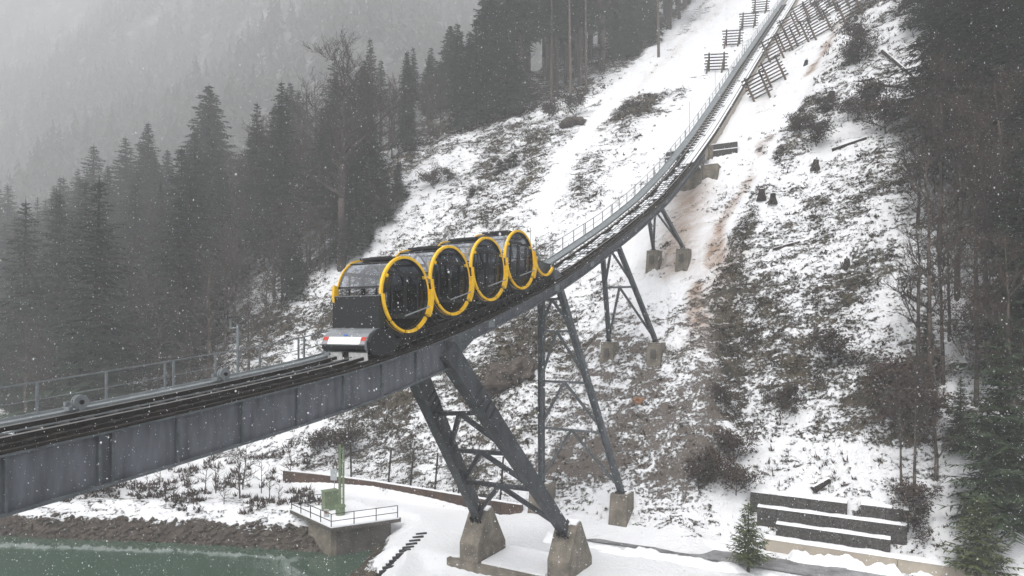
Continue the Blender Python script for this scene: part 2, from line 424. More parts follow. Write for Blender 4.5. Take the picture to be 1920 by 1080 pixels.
class MB:
    def __init__(self): self.v = []; self.f = []
    def add(self, vs, fs):
        o = len(self.v); self.v += [Vector(p) for p in vs]; self.f += [tuple(i + o for i in f) for f in fs]; return self
    def hexa(self, c, ax, ay, az):
        c = Vector(c); vs = []
        for k in (-1, 1):
            for j in (-1, 1):
                for i in (-1, 1): vs.append(c + ax * i + ay * j + az * k)
        return self.add(vs, [(0, 2, 3, 1), (4, 5, 7, 6), (0, 1, 5, 4), (2, 6, 7, 3), (0, 4, 6, 2), (1, 3, 7, 5)])
    def box(self, c, sx, sy, sz, ax=Vector((1, 0, 0)), ay=Vector((0, 1, 0)), az=Vector((0, 0, 1))):
        return self.hexa(c, ax * sx / 2, ay * sy / 2, az * sz / 2)
    def stbox(self, s0, s1, t0, t1, z0, z1):
        return self.hexa(W((s0 + s1) / 2, (t0 + t1) / 2, (z0 + z1) / 2), U * (s1 - s0) / 2, T * (t1 - t0) / 2, UP * (z1 - z0) / 2)
    def beam(self, p, q, w, h, side=None):
        p = Vector(p); q = Vector(q); d = (q - p)
        n = d.normalized()
        sd_ = Vector(side) if side is not None else (n.cross(UP) if abs(n.z) < .95 else U.copy())
        sd_ = (sd_ - n * sd_.dot(n)).normalized(); o = n.cross(sd_)
        return self.hexa((p + q) / 2, d / 2, sd_ * w / 2, o * h / 2)
    def taper(self, p, q, w0, h0, w1, h1, side):
        p = Vector(p); q = Vector(q); n = (q - p).normalized()
        sd_ = Vector(side); sd_ = (sd_ - n * sd_.dot(n)).normalized(); o = n.cross(sd_)
        vs = []
        for c, w, h in ((p, w0, h0), (q, w1, h1)):
            for a, b in ((-1, -1), (1, -1), (1, 1), (-1, 1)): vs.append(c + sd_ * a * w / 2 + o * b * h / 2)
        return self.add(vs, [(3, 2, 1, 0), (4, 5, 6, 7), (0, 1, 5, 4), (1, 2, 6, 5), (2, 3, 7, 6), (3, 0, 4, 7)])
    def tube(self, p, q, r0, r1=None, n=8):
        r1 = r0 if r1 is None else r1
        p = Vector(p); q = Vector(q); d = (q - p).normalized()
        a = d.cross(UP) if abs(d.z) < .9 else d.cross(Vector((1, 0, 0)))
        a.normalize(); b = d.cross(a)
        vs = []
        for c, r in ((p, r0), (q, r1)):
            for k in range(n):
                an = 2 * math.pi * k / n; vs.append(c + a * r * math.cos(an) + b * r * math.sin(an))
        return self.add(vs, [(k, (k + 1) % n, n + (k + 1) % n, n + k) for k in range(n)] + [tuple(range(n - 1, -1, -1)), tuple(range(n, 2 * n))])
    def prism(self, pts, v):                     # closed outline (world points) pushed along v
        n = len(pts); v = Vector(v); pts = [Vector(p) for p in pts]
        return self.add(pts + [p + v for p in pts], [tuple(range(n))[::-1], tuple(range(n, 2 * n))] + [(k, (k + 1) % n, n + (k + 1) % n, n + k) for k in range(n)])
    def arc(self, c_s, c_z, r0, r1, a0, a1, t0, t1, n=24):   # flat ring segment in the plane of the track
        vs = []
        for k in range(n + 1):
            a = math.radians(a0 + (a1 - a0) * k / n); ca, sa = math.cos(a), math.sin(a)
            for (r, t) in ((r0, t0), (r1, t0), (r1, t1), (r0, t1)): vs.append(W(c_s + r * ca, t, c_z + r * sa))
        fs = []
        for k in range(n):
            o = 4 * k
            for j in range(4): fs.append((o + j, o + (j + 1) % 4, o + 4 + (j + 1) % 4, o + 4 + j))
        full = abs(abs(a1 - a0) - 360) < 1e-6
        if not full: fs += [(3, 2, 1, 0), tuple(4 * n + j for j in range(4))]
        return self.add(vs, fs)
    def mesh(self, name, mat, origin=Vector((0, 0, 0)), smooth=False):
        me = bpy.data.meshes.new(name)
        me.from_pydata([tuple(p - origin) for p in self.v], [], self.f)
        me.materials.append(mat)
        if smooth:
            for p in me.polygons: p.use_smooth = True
        me.update()
        import bmesh
        bm = bmesh.new(); bm.from_mesh(me); bmesh.ops.recalc_face_normals(bm, faces=bm.faces); bm.to_mesh(me); bm.free()
        return me
    def build(self, name, mat, root=None, parent=None, smooth=False, label=None):
        org = Vector(root.location) if root else Vector((0, 0, 0))
        o = link_mesh(name, self.mesh(name, mat, org, smooth), parent or root)
        if label: o['label'] = label
        return o
    def solo(self, name, mat, base, label, cat, group=None, kind=None, smooth=False):
        base = Vector(base)
        o = link_mesh(name, self.mesh(name, mat, base, smooth)); o.location = base
        return tag(o, label, cat, group, kind)

# ------------------------------------------------------------------ ground sheet
def cover_at(x, y):
    s, t = st(x, y)
    s = s_eff(s, t)
    d = shore_dist(x, y)
    lowf = fbm(x * .09, y * .09, 3, 77)
    midf = fbm(x * .3, y * .3, 3, 78)
    ft = np.interp(s, FOR_S, FOR_T)
    bare = np.full(np.shape(x), .40)
    left = sst(5, 9, t); lp = lip_t(s); right = sst(lp - .5, lp - 1.8, t); mid = 1 - left - right
    leftv = .40 + .6 * (lowf - .5) + .5 * (midf - .5) + .08 * (1 - sst(30, 46, s))
    leftv = leftv + .25 * sst(-4, 3, t - ft)
    # clean strip running down the left slope and the snowfield above it
    strip = np.exp(-((t - (20.6 + .08 * (s - 60))) / 2.2) ** 2) * sst(44, 52, s)
    leftv = leftv - .06 * sst(46, 54, s) * (1 - sst(18, 20, t)) * (1 - sst(70, 74, s)) + .10 * sst(21, 23.5, t) * sst(60, 68, s)
    leftv = leftv * (1 - .75 * strip) * (1 - .65 * sst(82, 85, s) * (1 - sst(-12, -2, t - ft)))
    patch = np.exp(-(((s - 76.5) / 5.0) ** 2 + ((t - 16.5) / 3.2) ** 2)) * sst(.30, .5, midf + .15)
    leftv = leftv + .45 * patch
    rightv = .49 + .55 * (lowf - .5) + .62 * (midf - .5)
    rightv = rightv - .05 * sst(58, 75, s) * (1 - sst(-26, -34, t)) + .1 * sst(-24, -34, t)
    rightv = np.where(s < 29, rightv * .5, rightv)
    midv = .43 + .20 * sst(22, 25, s) * (1 - sst(33, 37, s)) - .22 * sst(36, 42, s) + .6 * (midf - .5)
    midv = np.where(s > 53, .24 + .4 * (midf - .5), midv)
    wide = np.where(t > 0, 1 - sst(9.0, 12.5, t + 2.0), 1 - sst(lp - .3, lp - 1.6, t))
    clear = sst(55, 64, s) * wide
    bare = (mid * midv + left * leftv + right * rightv) * (1 - clear) + clear * np.clip(.17 + .35 * (midf - .5) + .3 * (lowf - .5), 0, 1)
    flat = 1 - sst(20.3, 22.0, s)
    flatv = .02 + .30 * np.clip(midf - .55, 0, 1) + .34 * (1 - sst(4.5, 10, d)) * sst(10, 20, t + d) * sst(-8, -14, x)
    flatv = flatv + .30 * sst(-5, -11, x) * (1 - sst(1.0, 2.2, d))
    flatv = flatv + .30 * sst(50, 60, t)
    bare = bare * (1 - flat) + flat * flatv
    rock = (1 - sst(1.1, 2.1, d + 1.8 * (midf - .5))) * sst(-11.0, -12.5, x)
    bare = np.maximum(bare, rock * 1.3)
    lowbank = (1 - sst(1.0, 2.2, d + 1.4 * (midf - .5))) * (1 - sst(-11.0, -12.5, x))
    bare = np.maximum(bare, lowbank * .9)
    dirt = mid * sst(21, 24, s) * (1 - sst(38, 46, s))
    # tan matting: along the right lip of the corridor, under the upper piers, beside the barriers
    lip = np.exp(-((t - lp - .2 - 1.6 * (fbm(s * .35, t * .2, 3, 5) - .5)) / .85) ** 2) * sst(35, 38, s) * sst(.32, .52, fbm(s * .22, t * .22, 2, 15)) * (1 - sst(92, 104, s))
    under = np.exp(-((t - 1.0) / 3.2) ** 2) * sst(40, 44, s) * (1 - sst(52, 55, s)) * .95
    under2 = np.exp(-((t + 5) / 2.6) ** 2) * sst(31, 35, s) * (1 - sst(43, 47, s)) * .75
    bar = (np.exp(-((t + 3.2) / 2.0) ** 2) * .45 + np.exp(-((t + 11) / 4.0) ** 2) * .32 + np.exp(-((t - 19.5) / 1.8) ** 2) * .45) * sst(60, 70, s)
    tanv = np.clip(lip * .85 + under + under2 + bar, 0, 1)
    bare = bare * (1 - .35 * np.clip(lip + under * .4, 0, 1)) + .16 * sst(.2, .7, tanv) * sst(40, 36, s * 0 + 38) + .20 * np.clip(lip, 0, 1)
    return np.clip(bare, 0, 1.0), np.clip(dirt, 0, 1), np.clip(rock, 0, 1), tanv

NA, ND = 1000, 430
az = np.radians(np.linspace(-62, 54, NA)); dist = np.exp(np.linspace(math.log(9.0), math.log(340), ND))
AZ, DI = np.meshgrid(az, dist)
GX = (DI * np.sin(AZ)).ravel(); GY = (DI * np.cos(AZ)).ravel()
GZ = H(GX, GY)
ii = np.arange(NA * ND).reshape(ND, NA)
quads = np.stack([ii[:-1, :-1], ii[:-1, 1:], ii[1:, 1:], ii[1:, :-1]], -1).reshape(-1, 4)
gm = np_mesh('hillside', np.stack([GX, GY, GZ], 1), quads, M['ground'], True)
for nm, arr in zip(('bare', 'dirt', 'rock', 'tan'), cover_at(GX, GY)):
    a = gm.attributes.new(nm, 'FLOAT', 'POINT'); a.data.foreach_set('value', arr.astype(np.float32))
hill = tag(link_mesh('hillside', gm), 'steep snow covered hillside with dark heath showing through', kind='structure')

# background mountain across the side valley, lost in the snowfall
nx, ny = 150, 110
bx = np.linspace(-1400, 730, nx); by = np.linspace(300, 1500, ny)
BX, BY = np.meshgrid(bx, by)
def HB(x, y):
    ye = y + .42 * np.minimum(0, x + 120)
    h = np.interp(ye, [-200, 250, 300, 350, 450, 560, 700, 800, 900, 1100], [-24, -23, -18, 25, 120, 225, 350, 480, 640, 780])
    return h + (fbm(x * .006, y * .006, 5, 91) - .5) * 150 * np.interp(y, [300, 480], [.1, 1]) + (fbm(x * .04, y * .04, 3, 95) - .5) * 22
BZ = HB(BX, BY)
ii = np.arange(nx * ny).reshape(ny, nx)
quads = np.stack([ii[:-1, :-1], ii[:-1, 1:], ii[1:, 1:], ii[1:, :-1]], -1).reshape(-1, 4)
tag(link_mesh('mountain', np_mesh('mountain', np.stack([BX.ravel(), BY.ravel(), BZ.ravel()], 1), quads, M['cliff'], True)),
    'steep wooded mountainside lost in falling snow', kind='structure')

# river
tag(MB().add([(-380, -40, WATER_Z), (60, -40, WATER_Z), (60, 75, WATER_Z), (-380, 75, WATER_Z)], [(0, 1, 2, 3)]).build('river', M['water']),
    'calm green river water below the snowy bank', kind='structure')

# ------------------------------------------------------------------ haze
hm = bpy.data.materials.new('snowfall_haze'); hm.use_nodes = True
hm.node_tree.nodes.clear()
ho = hm.node_tree.nodes.new('ShaderNodeOutputMaterial'); hv = hm.node_tree.nodes.new('ShaderNodeVolumePrincipled')
hv.inputs['Color'].default_value = (.985, .99, 1.0, 1); hv.inputs['Density'].default_value = HAZE_DENSITY
hm.node_tree.links.new(hv.outputs[0], ho.inputs['Volume'])
haze = MB().box((-330, 720, 443), 2400, 1700, 940)
tag(haze.build('haze', hm), 'pale grey haze of falling snow', kind='stuff')

# ------------------------------------------------------------------ viaduct
DEEP_END = 3.4
vd = thing('viaduct', 'long grey steel track bridge climbing from the river to the snowy slope', 'bridge', W(3, 1.2, track(3) - 1.5))
def depth(s): return 1.5 if s < DEEP_END - .01 else .62

def ribbon(s0, s1, ds, t0, t1, zlo, zhi, mb=None):   # a bar that follows the track
    mb = mb or MB()
    n = max(1, int(round((s1 - s0) / ds))); vs = []; fs = []
    for k in range(n + 1):
        s = s0 + (s1 - s0) * k / n; z = track(s)
        for (t, dz) in ((t0, zlo), (t1, zlo), (t1, zhi), (t0, zhi)): vs.append(W(s, t, z + dz))
    for k in range(n):
        o = 4 * k
        for j in range(4): fs.append((o + j, o + (j + 1) % 4, o + 4 + (j + 1) % 4, o + 4 + j))
    fs += [(3, 2, 1, 0), tuple(4 * n + j for j in range(4))]
    return mb.add(vs, fs)

S_BR0, S_BR1, S_END = -24.0, 54.0, 150.0
# near deep web: panels between stiffeners
stiff_px = [8, 183, 208, 330, 452, 556, 642, 714, 778, 836]
st_s = [S_BR0] + [s_at(p) for p in stiff_px] + [DEEP_END]
for a, b in zip(st_s[:-1], st_s[1:]):
    if b - a > .12:
        ribbon(a + .035, b - .035, .8, .0, .03, -1.46, -.06).build('web_panel', M['steel_web'], vd)
for s in st_s[1:-1]:
    z = track(s)
    MB().stbox(s - .035, s + .035, -.13, .028, z - 1.46, z - .06).build('stiffener', M['steel'], vd)
g = ribbon(S_BR0, DEEP_END, .8, -.16, .22, -1.54, -1.462); ribbon(S_BR0, S_BR1, .8, -.16, .22, -.058, .0, g)
g.build('girder_flange', M['steel'], vd)
g = ribbon(S_BR0, DEEP_END, .8, 2.45, 2.48, -1.5, -.02); ribbon(S_BR0, DEEP_END, .8, 2.3, 2.62, -1.56, -1.502, g)
ribbon(DEEP_END, S_BR1, .8, 2.4, 2.5, -.62, -.02, g); g.build('far_girder', M['steel'], vd)
# shallow near girder in bolted lengths
cuts = [DEEP_END + .02] + [s_at(p) for p in (921, 1044, 1110, 1192, 1250)] + [S_BR1]
for a, b in zip(cuts[:-1], cuts[1:]):
    ribbon(a + .02, b - .02, .8, .0, .05, -.56, -.06).build('web_panel', M['steel_web'], vd)
    z = track(b)
    if b < S_BR1: MB().stbox(b - .32, b + .32, -.035, -.003, z - .52, z - .1).build('splice_plate', M['galv'], vd)
ribbon(DEEP_END + .02, S_BR1, .8, -.14, .2, -.64, -.562).build('girder_flange', M['steel'], vd)
# haunch where the raking pier meets the girder
z = track(DEEP_END)
MB().prism([W(DEEP_END - .5, -.06, z - 1.46), W(DEEP_END + .35, -.06, z - 1.2), W(DEEP_END + 2.2, -.06, track(DEEP_END + 2.2) - .62), W(DEEP_END + 2.2, -.06, track(DEEP_END + 2.2) - .1), W(DEEP_END - .5, -.06, track(DEEP_END - .5) - .1)], T * .05).build('haunch_plate', M['steel'], vd)
# cross frames below the deck
for k in range(27):
    s = S_BR0 + 1 + k * 2.9
    if s > S_BR1: break
    z = track(s)
    MB().stbox(s - .05, s + .05, .05, 2.4, z - .5, z - .2).build('cross_beam', M['steel_dark'], vd)
# upper trough on the ground
ribbon(S_BR1, S_END, 1.0, -.05, .3, -1.25, .0).build('edge_beam', M['concrete_pale'], vd)
ribbon(S_BR1, S_END, 1.0, 2.2, 2.6, -1.25, .0).build('edge_beam', M['concrete_pale'], vd)
ribbon(S_BR1, S_END, 1.0, .3, 2.2, -.6, .05).build('track_bed', M['snow'], vd)
ribbon(-24, -3, 1.0, .32, 2.18, -.32, -.24).build('deck_plate', M['steel_dark'], vd)
# rails
for t in (.42, 1.98):
    r = ribbon(S_BR0, S_END, 1.0, t - .05, t + .05, .2, .33).build('rail', M['rust'], vd)
    ribbon(S_BR0, S_END, 1.0, t - .03, t + .03, .331, .352).build('rail_head', M['railhead'], vd, r)
ribbon(S_BR0, S_END, 1.0, .08, .16, .0, .2).build('rail_edge_angle', M['rust'], vd)
ribbon(S_BR0, S_END, 1.0, -.12, .05, .01, .09).build('edge_angle', M['rust'], vd)
for t in (1.05, 1.35):
    ribbon(16 if t > 1.2 else S_BR0, S_END, 1.0, t - .02, t + .02, .30, .34).build('haul_cable', M['galv_dark'], vd)

def rot_track(s):
    a = math.atan(tslope(s)); c, sn = math.cos(a), math.sin(a)
    m = Matrix.Identity(3)
    m.col[0] = U * c + UP * sn; m.col[1] = T; m.col[2] = U * -sn + UP * c
    return m.to_euler()
sl = MB().box((0, 0, 0), .24, 2.35, .18).mesh('sleeper', M['rust']); sl_snow = MB().box((0, 0, 0), .42, .9, .06).mesh('snow_cap', M['snow'])
s = S_BR0 + .3; k = 0
while s < 132:
    if not (-2.2 < s < 0):
        o = link_mesh('sleeper', sl, vd); o.location = W(s, 1.22 if s < 54 else 1.5, track(s) + .10) - vd.location; o.rotation_euler = rot_track(s)
        if 15.5 < s < 53:
            c = link_mesh('snow_cap', sl_snow, o); c.location = (.02, random.uniform(-.25, .25), .122)
            c.scale = (random.uniform(.7, 1.3), random.uniform(.6, 1.1), 1)
    s += .72 if s < 54 else .95; k += 1
# snow strips lying between rails on the upper section
ribbon(50, S_END, 1.0, .12, 1.5, .10, .24).build('track_snow', M['snow'], vd)
# walkway and stair
ribbon(S_BR0, S_END, 1.0, 2.62, 3.40, .22, .26).build('walkway', M['galv_dark'], vd)
ribbon(S_BR0, S_END, 1.0, 2.56, 2.615, .16, .34).build('walkway_edge', M['galv'], vd)
ribbon(S_BR0, S_END, 1.0, 3.405, 3.45, .12, .34).build('walkway_edge', M['galv'], vd)
for s in np.arange(S_BR0 + 1, S_BR1, 2.6):
    z = track(s); MB().beam(W(s, 2.5, z - .35), W(s, 3.44, z + .17), .07, .1).build('bracket', M['galv_dark'], vd)
# railing with posts in pairs at every third bay
rl = ribbon(S_BR0, 140, .9, 3.47, 3.51, 1.22, 1.265); ribbon(S_BR0, 140, .9, 3.48, 3.505, .70, .725, rl)
rail_o = rl.build('railing', M['galv_dark'], vd)
pm = MB().box((0, 0, .55), .07, .05, 1.1).mesh('post', M['galv_dark'])
s = s_at(70, 3.45); k = 0; plist = []
while s > S_BR0 + .5: s -= 2.05
while s < 140:
    plist.append(s)
    if k % 3 == 1: plist.append(s + .32)
    s += 2.05; k += 1
for s in plist:
    o = link_mesh('post', pm, rail_o); o.location = W(s, 3.46, track(s) + .14) - vd.location; o.rotation_euler = (0, 0, math.radians(60))
# cable rollers on the far rail
for px, py in ((150, 775), (420, 725), (626, 684)):
    s = s_at(px, 2.35); z = track(s) + .58
    r = MB(); r.tube(W(s, 2.27, z), W(s, 2.33, z), .22, n=18); r.tube(W(s, 2.33, z), W(s, 2.39, z), .15, n=18); r.tube(W(s, 2.39, z), W(s, 2.45, z), .22, n=18)
    ro = r.build('cable_roller', M['galv'], vd)
    MB().tube(W(s, 2.22, z), W(s, 2.28, z), .07, n=10).build('axle', M['steel_dark'], vd, ro)
    b = MB(); b.stbox(s - .06, s + .06, 2.24, 2.30, z - .55, z - .02); b.stbox(s - .35, s + .35, 2.48, 2.60, z - .10, z + .02); b.stbox(s - .33, s - .22, 2.3, 2.6, z - .24, z - .12)
    b.stbox(s - .14, s + .14, 2.2, 2.42, z - .58, z - .5)
    b.build('roller_bracket', M['galv_dark'], vd, ro)
# small carrying rollers down the upper track
for s in np.arange(17, 128, 5.2):
    z = track(s); b = MB(); b.tube(W(s, 1.0, z + .26), W(s, 1.4, z + .26), .13, n=10); b.stbox(s - .05, s + .05, .8, 1.6, z + .1, z + .2)
    b.build('carrying_roller', M['galv_dark'], vd)

# weather mast on the walkway
s = s_at(446, 3.62); z = track(s)
ms = thing('weather_mast', 'slim grey mast with a small sensor arm fixed beside the walkway', 'mast', W(s, 3.62, z))
MB().tube(W(s, 3.62, z - .1), W(s, 3.62, z + 2.25), .06, .055, 10).build('pole', M['galv_dark'], ms)
a = MB(); a.beam(W(s, 3.62, z + 2.1), W(s - .05, 4.0, z + 2.1), .05, .05); a.beam(W(s - .05, 4.0, z + 2.08), W(s - .05, 4.0, z + 2.5), .05, .05); a.build('sensor_arm', M['galv'], ms)
c = MB()
for an in (0, 120, 240):
    an = math.radians(an); p = W(s - .05, 4.0, z + 2.52); c.beam(p, p + Vector((math.cos(an), math.sin(an), 0)) * .16, .02, .02); c.tube(p + Vector((math.cos(an), math.sin(an), 0)) * .13, p + Vector((math.cos(an), math.sin(an), .0)) * .2, .04, .05, 6)
c.build('wind_cups', M['black'], ms)
MB().stbox(s - .1, s + .1, 3.5, 3.56, z + .95, z + 1.12).build('junction_box', M['galv'], ms)
for px, (t, h) in ((1293, (4.6, 3.0)), (1341, (4.6, 2.6)), (1392, (4.4, 2.6))):
    s = s_at(px, t); p = W(s, t, 0); zz = hz(p.x, p.y) if s > 56 else track(s)
    MB().tube((p.x, p.y, zz - .2), (p.x, p.y, track(s) + h), .03, .025, 6).solo('marker_pole', M['galv_dark'], (p.x, p.y, zz),
        {1293: 'thin grey pole left of the track, lowest of the three', 1341: 'thin grey pole left of the track, middle of the three', 1392: 'thin grey pole left of the track, highest of the three'}[px], 'pole', 'thin poles along the track')

# ------------------------------------------------------------------ piers
def lerp(a, b, u): return a + (b - a) * u

def k_pier(name, label, top_s, top_z, base_s, near_t, far_t, base_z, levels, leg_w, mat, tt=(.1, 1.5), footing=None, gname='trestle piers of the viaduct'):
    tn, tf = W(top_s, tt[0], top_z), W(top_s, tt[1], top_z)
    bn, bf = W(base_s, near_t, base_z), W(base_s, far_t, base_z)
    root = thing(name, label, 'pier', (tn + tf + bn + bf) / 4 - Vector((0, 0, (top_z - base_z) / 2)), 0, gname)
    side = T
    for (p, q) in ((tn, bn), (tf, bf)):
        lm = MB()
        n = (q - p).normalized(); sv = (T - n * T.dot(n)).normalized(); ov = n.cross(sv)
        # H-section: two flanges and a web
        lm.beam(p + sv * leg_w * .45, q + sv * leg_w * .45, leg_w * .12, leg_w, sv); lm.beam(p - sv * leg_w * .45, q - sv * leg_w * .45, leg_w * .12, leg_w, sv)
        lm.beam(p, q, leg_w * .77, leg_w * .14, sv)
        lg = lm.build('leg', mat, root)
        MB().box(q - UP * .02, leg_w * 1.7, leg_w * 1.7, .08, U, T).build('base_plate', M['steel_dark'], root, lg)
    prev = 0.0
    for u in levels:
        a, b = lerp(tn, bn, u), lerp(tf, bf, u)
        MB().beam(a, b, .16, .2, UP).build('crossbeam', mat, root)
    us = list(levels) + [1.0]
    for u0, u1 in zip(us[:-1], us[1:]):
        mid = (lerp(tn, bn, u0) + lerp(tf, bf, u0)) / 2
        for (p, q) in ((tn, bn), (tf, bf)):
            MB().beam(mid, lerp(p, q, u1 - .02), .14, .17, U).build('brace', mat, root)
    return root, bn, bf

def footing(p, w, d, h, label, dirv=1, mat='concrete', plate=True):
    root = thing('concrete_footing', label, 'footing', p - UP * h, 0, 'concrete footings of the piers')
    # wedge block: vertical front, tapered sides, flat top
    s0, s1 = -d * .5, d * .5
    pts = []
    for (z, k) in ((-h, .46), (0, .42)):
        for (a, b) in ((-1, -1), (1, -1), (1, 1), (-1, 1)):
            pts.append(p + U * (a * d * k + (.25 if z == 0 else 0)) + T * b * w * k + UP * (z - .05))
    MB().add(pts, [(3, 2, 1, 0), (4, 5, 6, 7), (0, 1, 5, 4), (1, 2, 6, 5), (2, 3, 7, 6), (3, 0, 4, 7)]).build('block', M[mat], root)
    if plate:
        MB().box(p - U * d * .455 - UP * h * .42, .06, w * .34, h * .34, U, T).build('anchor_plate', M['concrete_dark'], root)
    MB().box(p + U * (.3) + UP * .0 + T * 0, d * .45, w * .7, .1, U, T).build('snow_cap', M['snow'], root)

# raking pier by the river
nz = track(3.0)
pn0, pn1 = W(2.9, -.05, nz - .55), W(12.75, -1.9, -12.5)
pf0, pf1 = W(3.2, 2.4, nz - 1.0), W(12.75, 4.3, -12.5)
rp = thing('raking_pier', 'massive raking steel pier with two broad box legs by the river', 'pier', W(13, 1.2, -15))
nl = MB().taper(pn0, pn1, .72, 1.08, .52, .66, T).build('leg', M['steel_leg'], rp)
fl = MB().taper(pf0, pf1, .72, 1.08, .52, .66, T).build('leg', M['steel_leg'], rp)
nv = (pn1 - pn0).normalized(); sv = (T - nv * T.dot(nv)).normalized(); ov = nv.cross(sv)
for (p, q, par) in ((pn0, pn1, nl), (pf0, pf1, fl)):
    for k, u in enumerate((.20, .235, .27, .305)):
        c = lerp(p, q, u); w = .72 + (.52 - .72) * u
        MB().box(c - sv * (w / 2 + .02), .1, .04, .8, nv, sv, ov).build('cleat', M['steel_dark'], rp, par)
    MB().box(q + nv * .02, .12, .95, 1.0, nv, sv, ov).build('base_plate', M['steel_dark'], rp, par)
    c = MB()
    for a in (-.36, 0, .36):
        for b in (-.42, .42): c.tube(q + sv * a + ov * b - nv * .22, q + sv * a + ov * b + nv * .05, .06, n=6)
    for a in (-.2, .2): c.box(q + sv * a + ov * .42 - nv * .3, .6, .06, .22, nv, sv, ov); c.box(q + sv * a - ov * .42 - nv * .3, .6, .06, .22, nv, sv, ov)
    c.build('anchor_bolts', M['black'], rp, par)
lv = (.30, .52, .73)
for u in lv: MB().beam(lerp(pn0, pn1, u), lerp(pf0, pf1, u), .22, .3, UP).build('crossbeam', M['steel_leg'], rp)
us = list(lv) + [.97]
for u0, u1 in zip(us[:-1], us[1:]):
    mid = (lerp(pn0, pn1, u0) + lerp(pf0, pf1, u0)) / 2
    MB().beam(mid, lerp(pn0, pn1, u1), .2, .24, U).build('brace', M['steel_leg'], rp)
    MB().beam(mid, lerp(pf0, pf1, u1), .2, .24, U).build('brace', M['steel_leg'], rp)

fd = thing('pier_foundation', 'concrete foundation with two wedge shaped pedestals under the raking pier', 'foundation', W(13, 1.2, -16))
MB().stbox(11.5, 15.5, -3.4, 6.0, -16.2, -15.05).build('slab', M['concrete'], fd)
MB().stbox(11.75, 15.45, -1.0, 3.5, -15.046, -14.93).build('slab_snow', M['snow'], fd)
for tc in (-1.95, 4.35):
    zt = -12.0
    pr = [W(11.6, tc + .7, -16.2), W(11.6, tc + .7, -13.9), W(12.75, tc + .7, -12.05), W(13.35, tc + .7, -11.9), W(15.0, tc + .7, -14.5), W(15.0, tc + .7, -16.2)]
    MB().prism(pr, -T * 1.4).build('pedestal', M['concrete'], fd)
    MB().prism([W(12.85, tc + .6, -12.02), W(13.3, tc + .6, -11.91), W(13.35, tc + .6, -11.82), W(12.9, tc + .6, -11.9)], -T * 1.2).build('snow_cap', M['snow'], fd)

def girder_bottom(s): return track(s) - .64
t2, b2n, b2f = k_pier('trestle_pier', 'tallest grey A shaped trestle with four crossbeams in the middle of the bridge', 16.1, girder_bottom(16.1) - .02, 21.8, -2.0, 4.45, -12.0, (.04, .19, .44, .69), .40, M['steel'])
t3, b3n, b3f = k_pier('trestle_pier', 'middle sized grey trestle standing on the bare dirt slope', 26.8, girder_bottom(26.8) - .02, 33.1, -.95, 3.4, -1.4, (.03, .40), .34, M['steel'])
t4, b4n, b4f = k_pier('trestle_pier', 'shortest grey trestle just below the concrete abutment', 38.2, girder_bottom(38.2) - .02, 43.9, -.35, 2.75, 7.9, (.03,), .31, M['steel'])
footing(b2n - UP * .06, 1.5, 1.7, 2.6, 'tall concrete footing under the near leg of the tallest trestle', plate=False)
footing(b2f - UP * .06, 1.7, 1.9, 2.6, 'concrete footing at the right end of the rusty retaining wall', plate=False)
footing(b3n - UP * .06, 1.4, 1.7, 2.4, 'right concrete footing of the middle trestle on the dirt slope')
footing(b3f - UP * .06, 1.4, 1.7, 2.4, 'left concrete footing of the middle trestle on the dirt slope')
footing(b4n - UP * .06, 1.4, 1.7, 2.4, 'right concrete footing of the shortest trestle')
footing(b4f - UP * .06, 1.4, 1.7, 2.4, 'left concrete footing of the shortest trestle')

ab = thing('abutment', 'stepped concrete abutment where the bridge meets the slope', 'abutment', W(54, 1.2, 15.5))
MB().stbox(52.2, 55.5, -.1, 2.7, 13.5, track(52.2) - .66).build('seat_block', M['concrete'], ab)
MB().stbox(52.6, 54.6, -1.8, -.15, 15.0, 18.2).build('side_block', M['concrete'], ab)
MB().stbox(52.8, 54.4, -1.7, -.25, 18.2, 18.32).build('snow_cap', M['snow'], ab)
MB().stbox(52.2, 52.56, -2.3, 3.2, 14.6, 15.4).build('ledge', M['steel_dark'], ab)
MB().stbox(55.5, 59.0, -.6, -.06, 16.5, track(56) - .3).build('wing_wall', M['concrete'], ab)
for (pa, pb, hp, lab) in (((1334, 296), (1383, 288), 26, 'dark stone retaining wall right of the track above the abutment'), ((1247, 306), (1280, 300), 22, 'dark stone retaining wall left of the track above the abutment')):
    a, b = hit(*pa), hit(*pb)
    d = (b - a); d.z *= .5; L_ = d.length; d.normalize(); nn_ = Vector((-d.y, d.x, 0)).normalized()
    r = thing('stone_wall', lab, 'wall', (a + b) / 2); h_ = hp / FPX * a.y / 2
    for k in range(2):
        q0 = a + UP * (k * h_ - .3) + nn_ * (.35 * k); q1 = q0 + d * L_
        MB().prism([q0, q1, q1 + nn_ * 1.2, q0 + nn_ * 1.2], UP * (h_ + .24)).build('course', M['gabion'], r)
        MB().prism([q0 + UP * (h_ + .245) - nn_ * .02, q1 + UP * (h_ + .245) - nn_ * .02, q1 + UP * (h_ + .245) + nn_ * .6, q0 + UP * (h_ + .245) + nn_ * .6], UP * .09).build('snow_ledge', M['snow'], r)

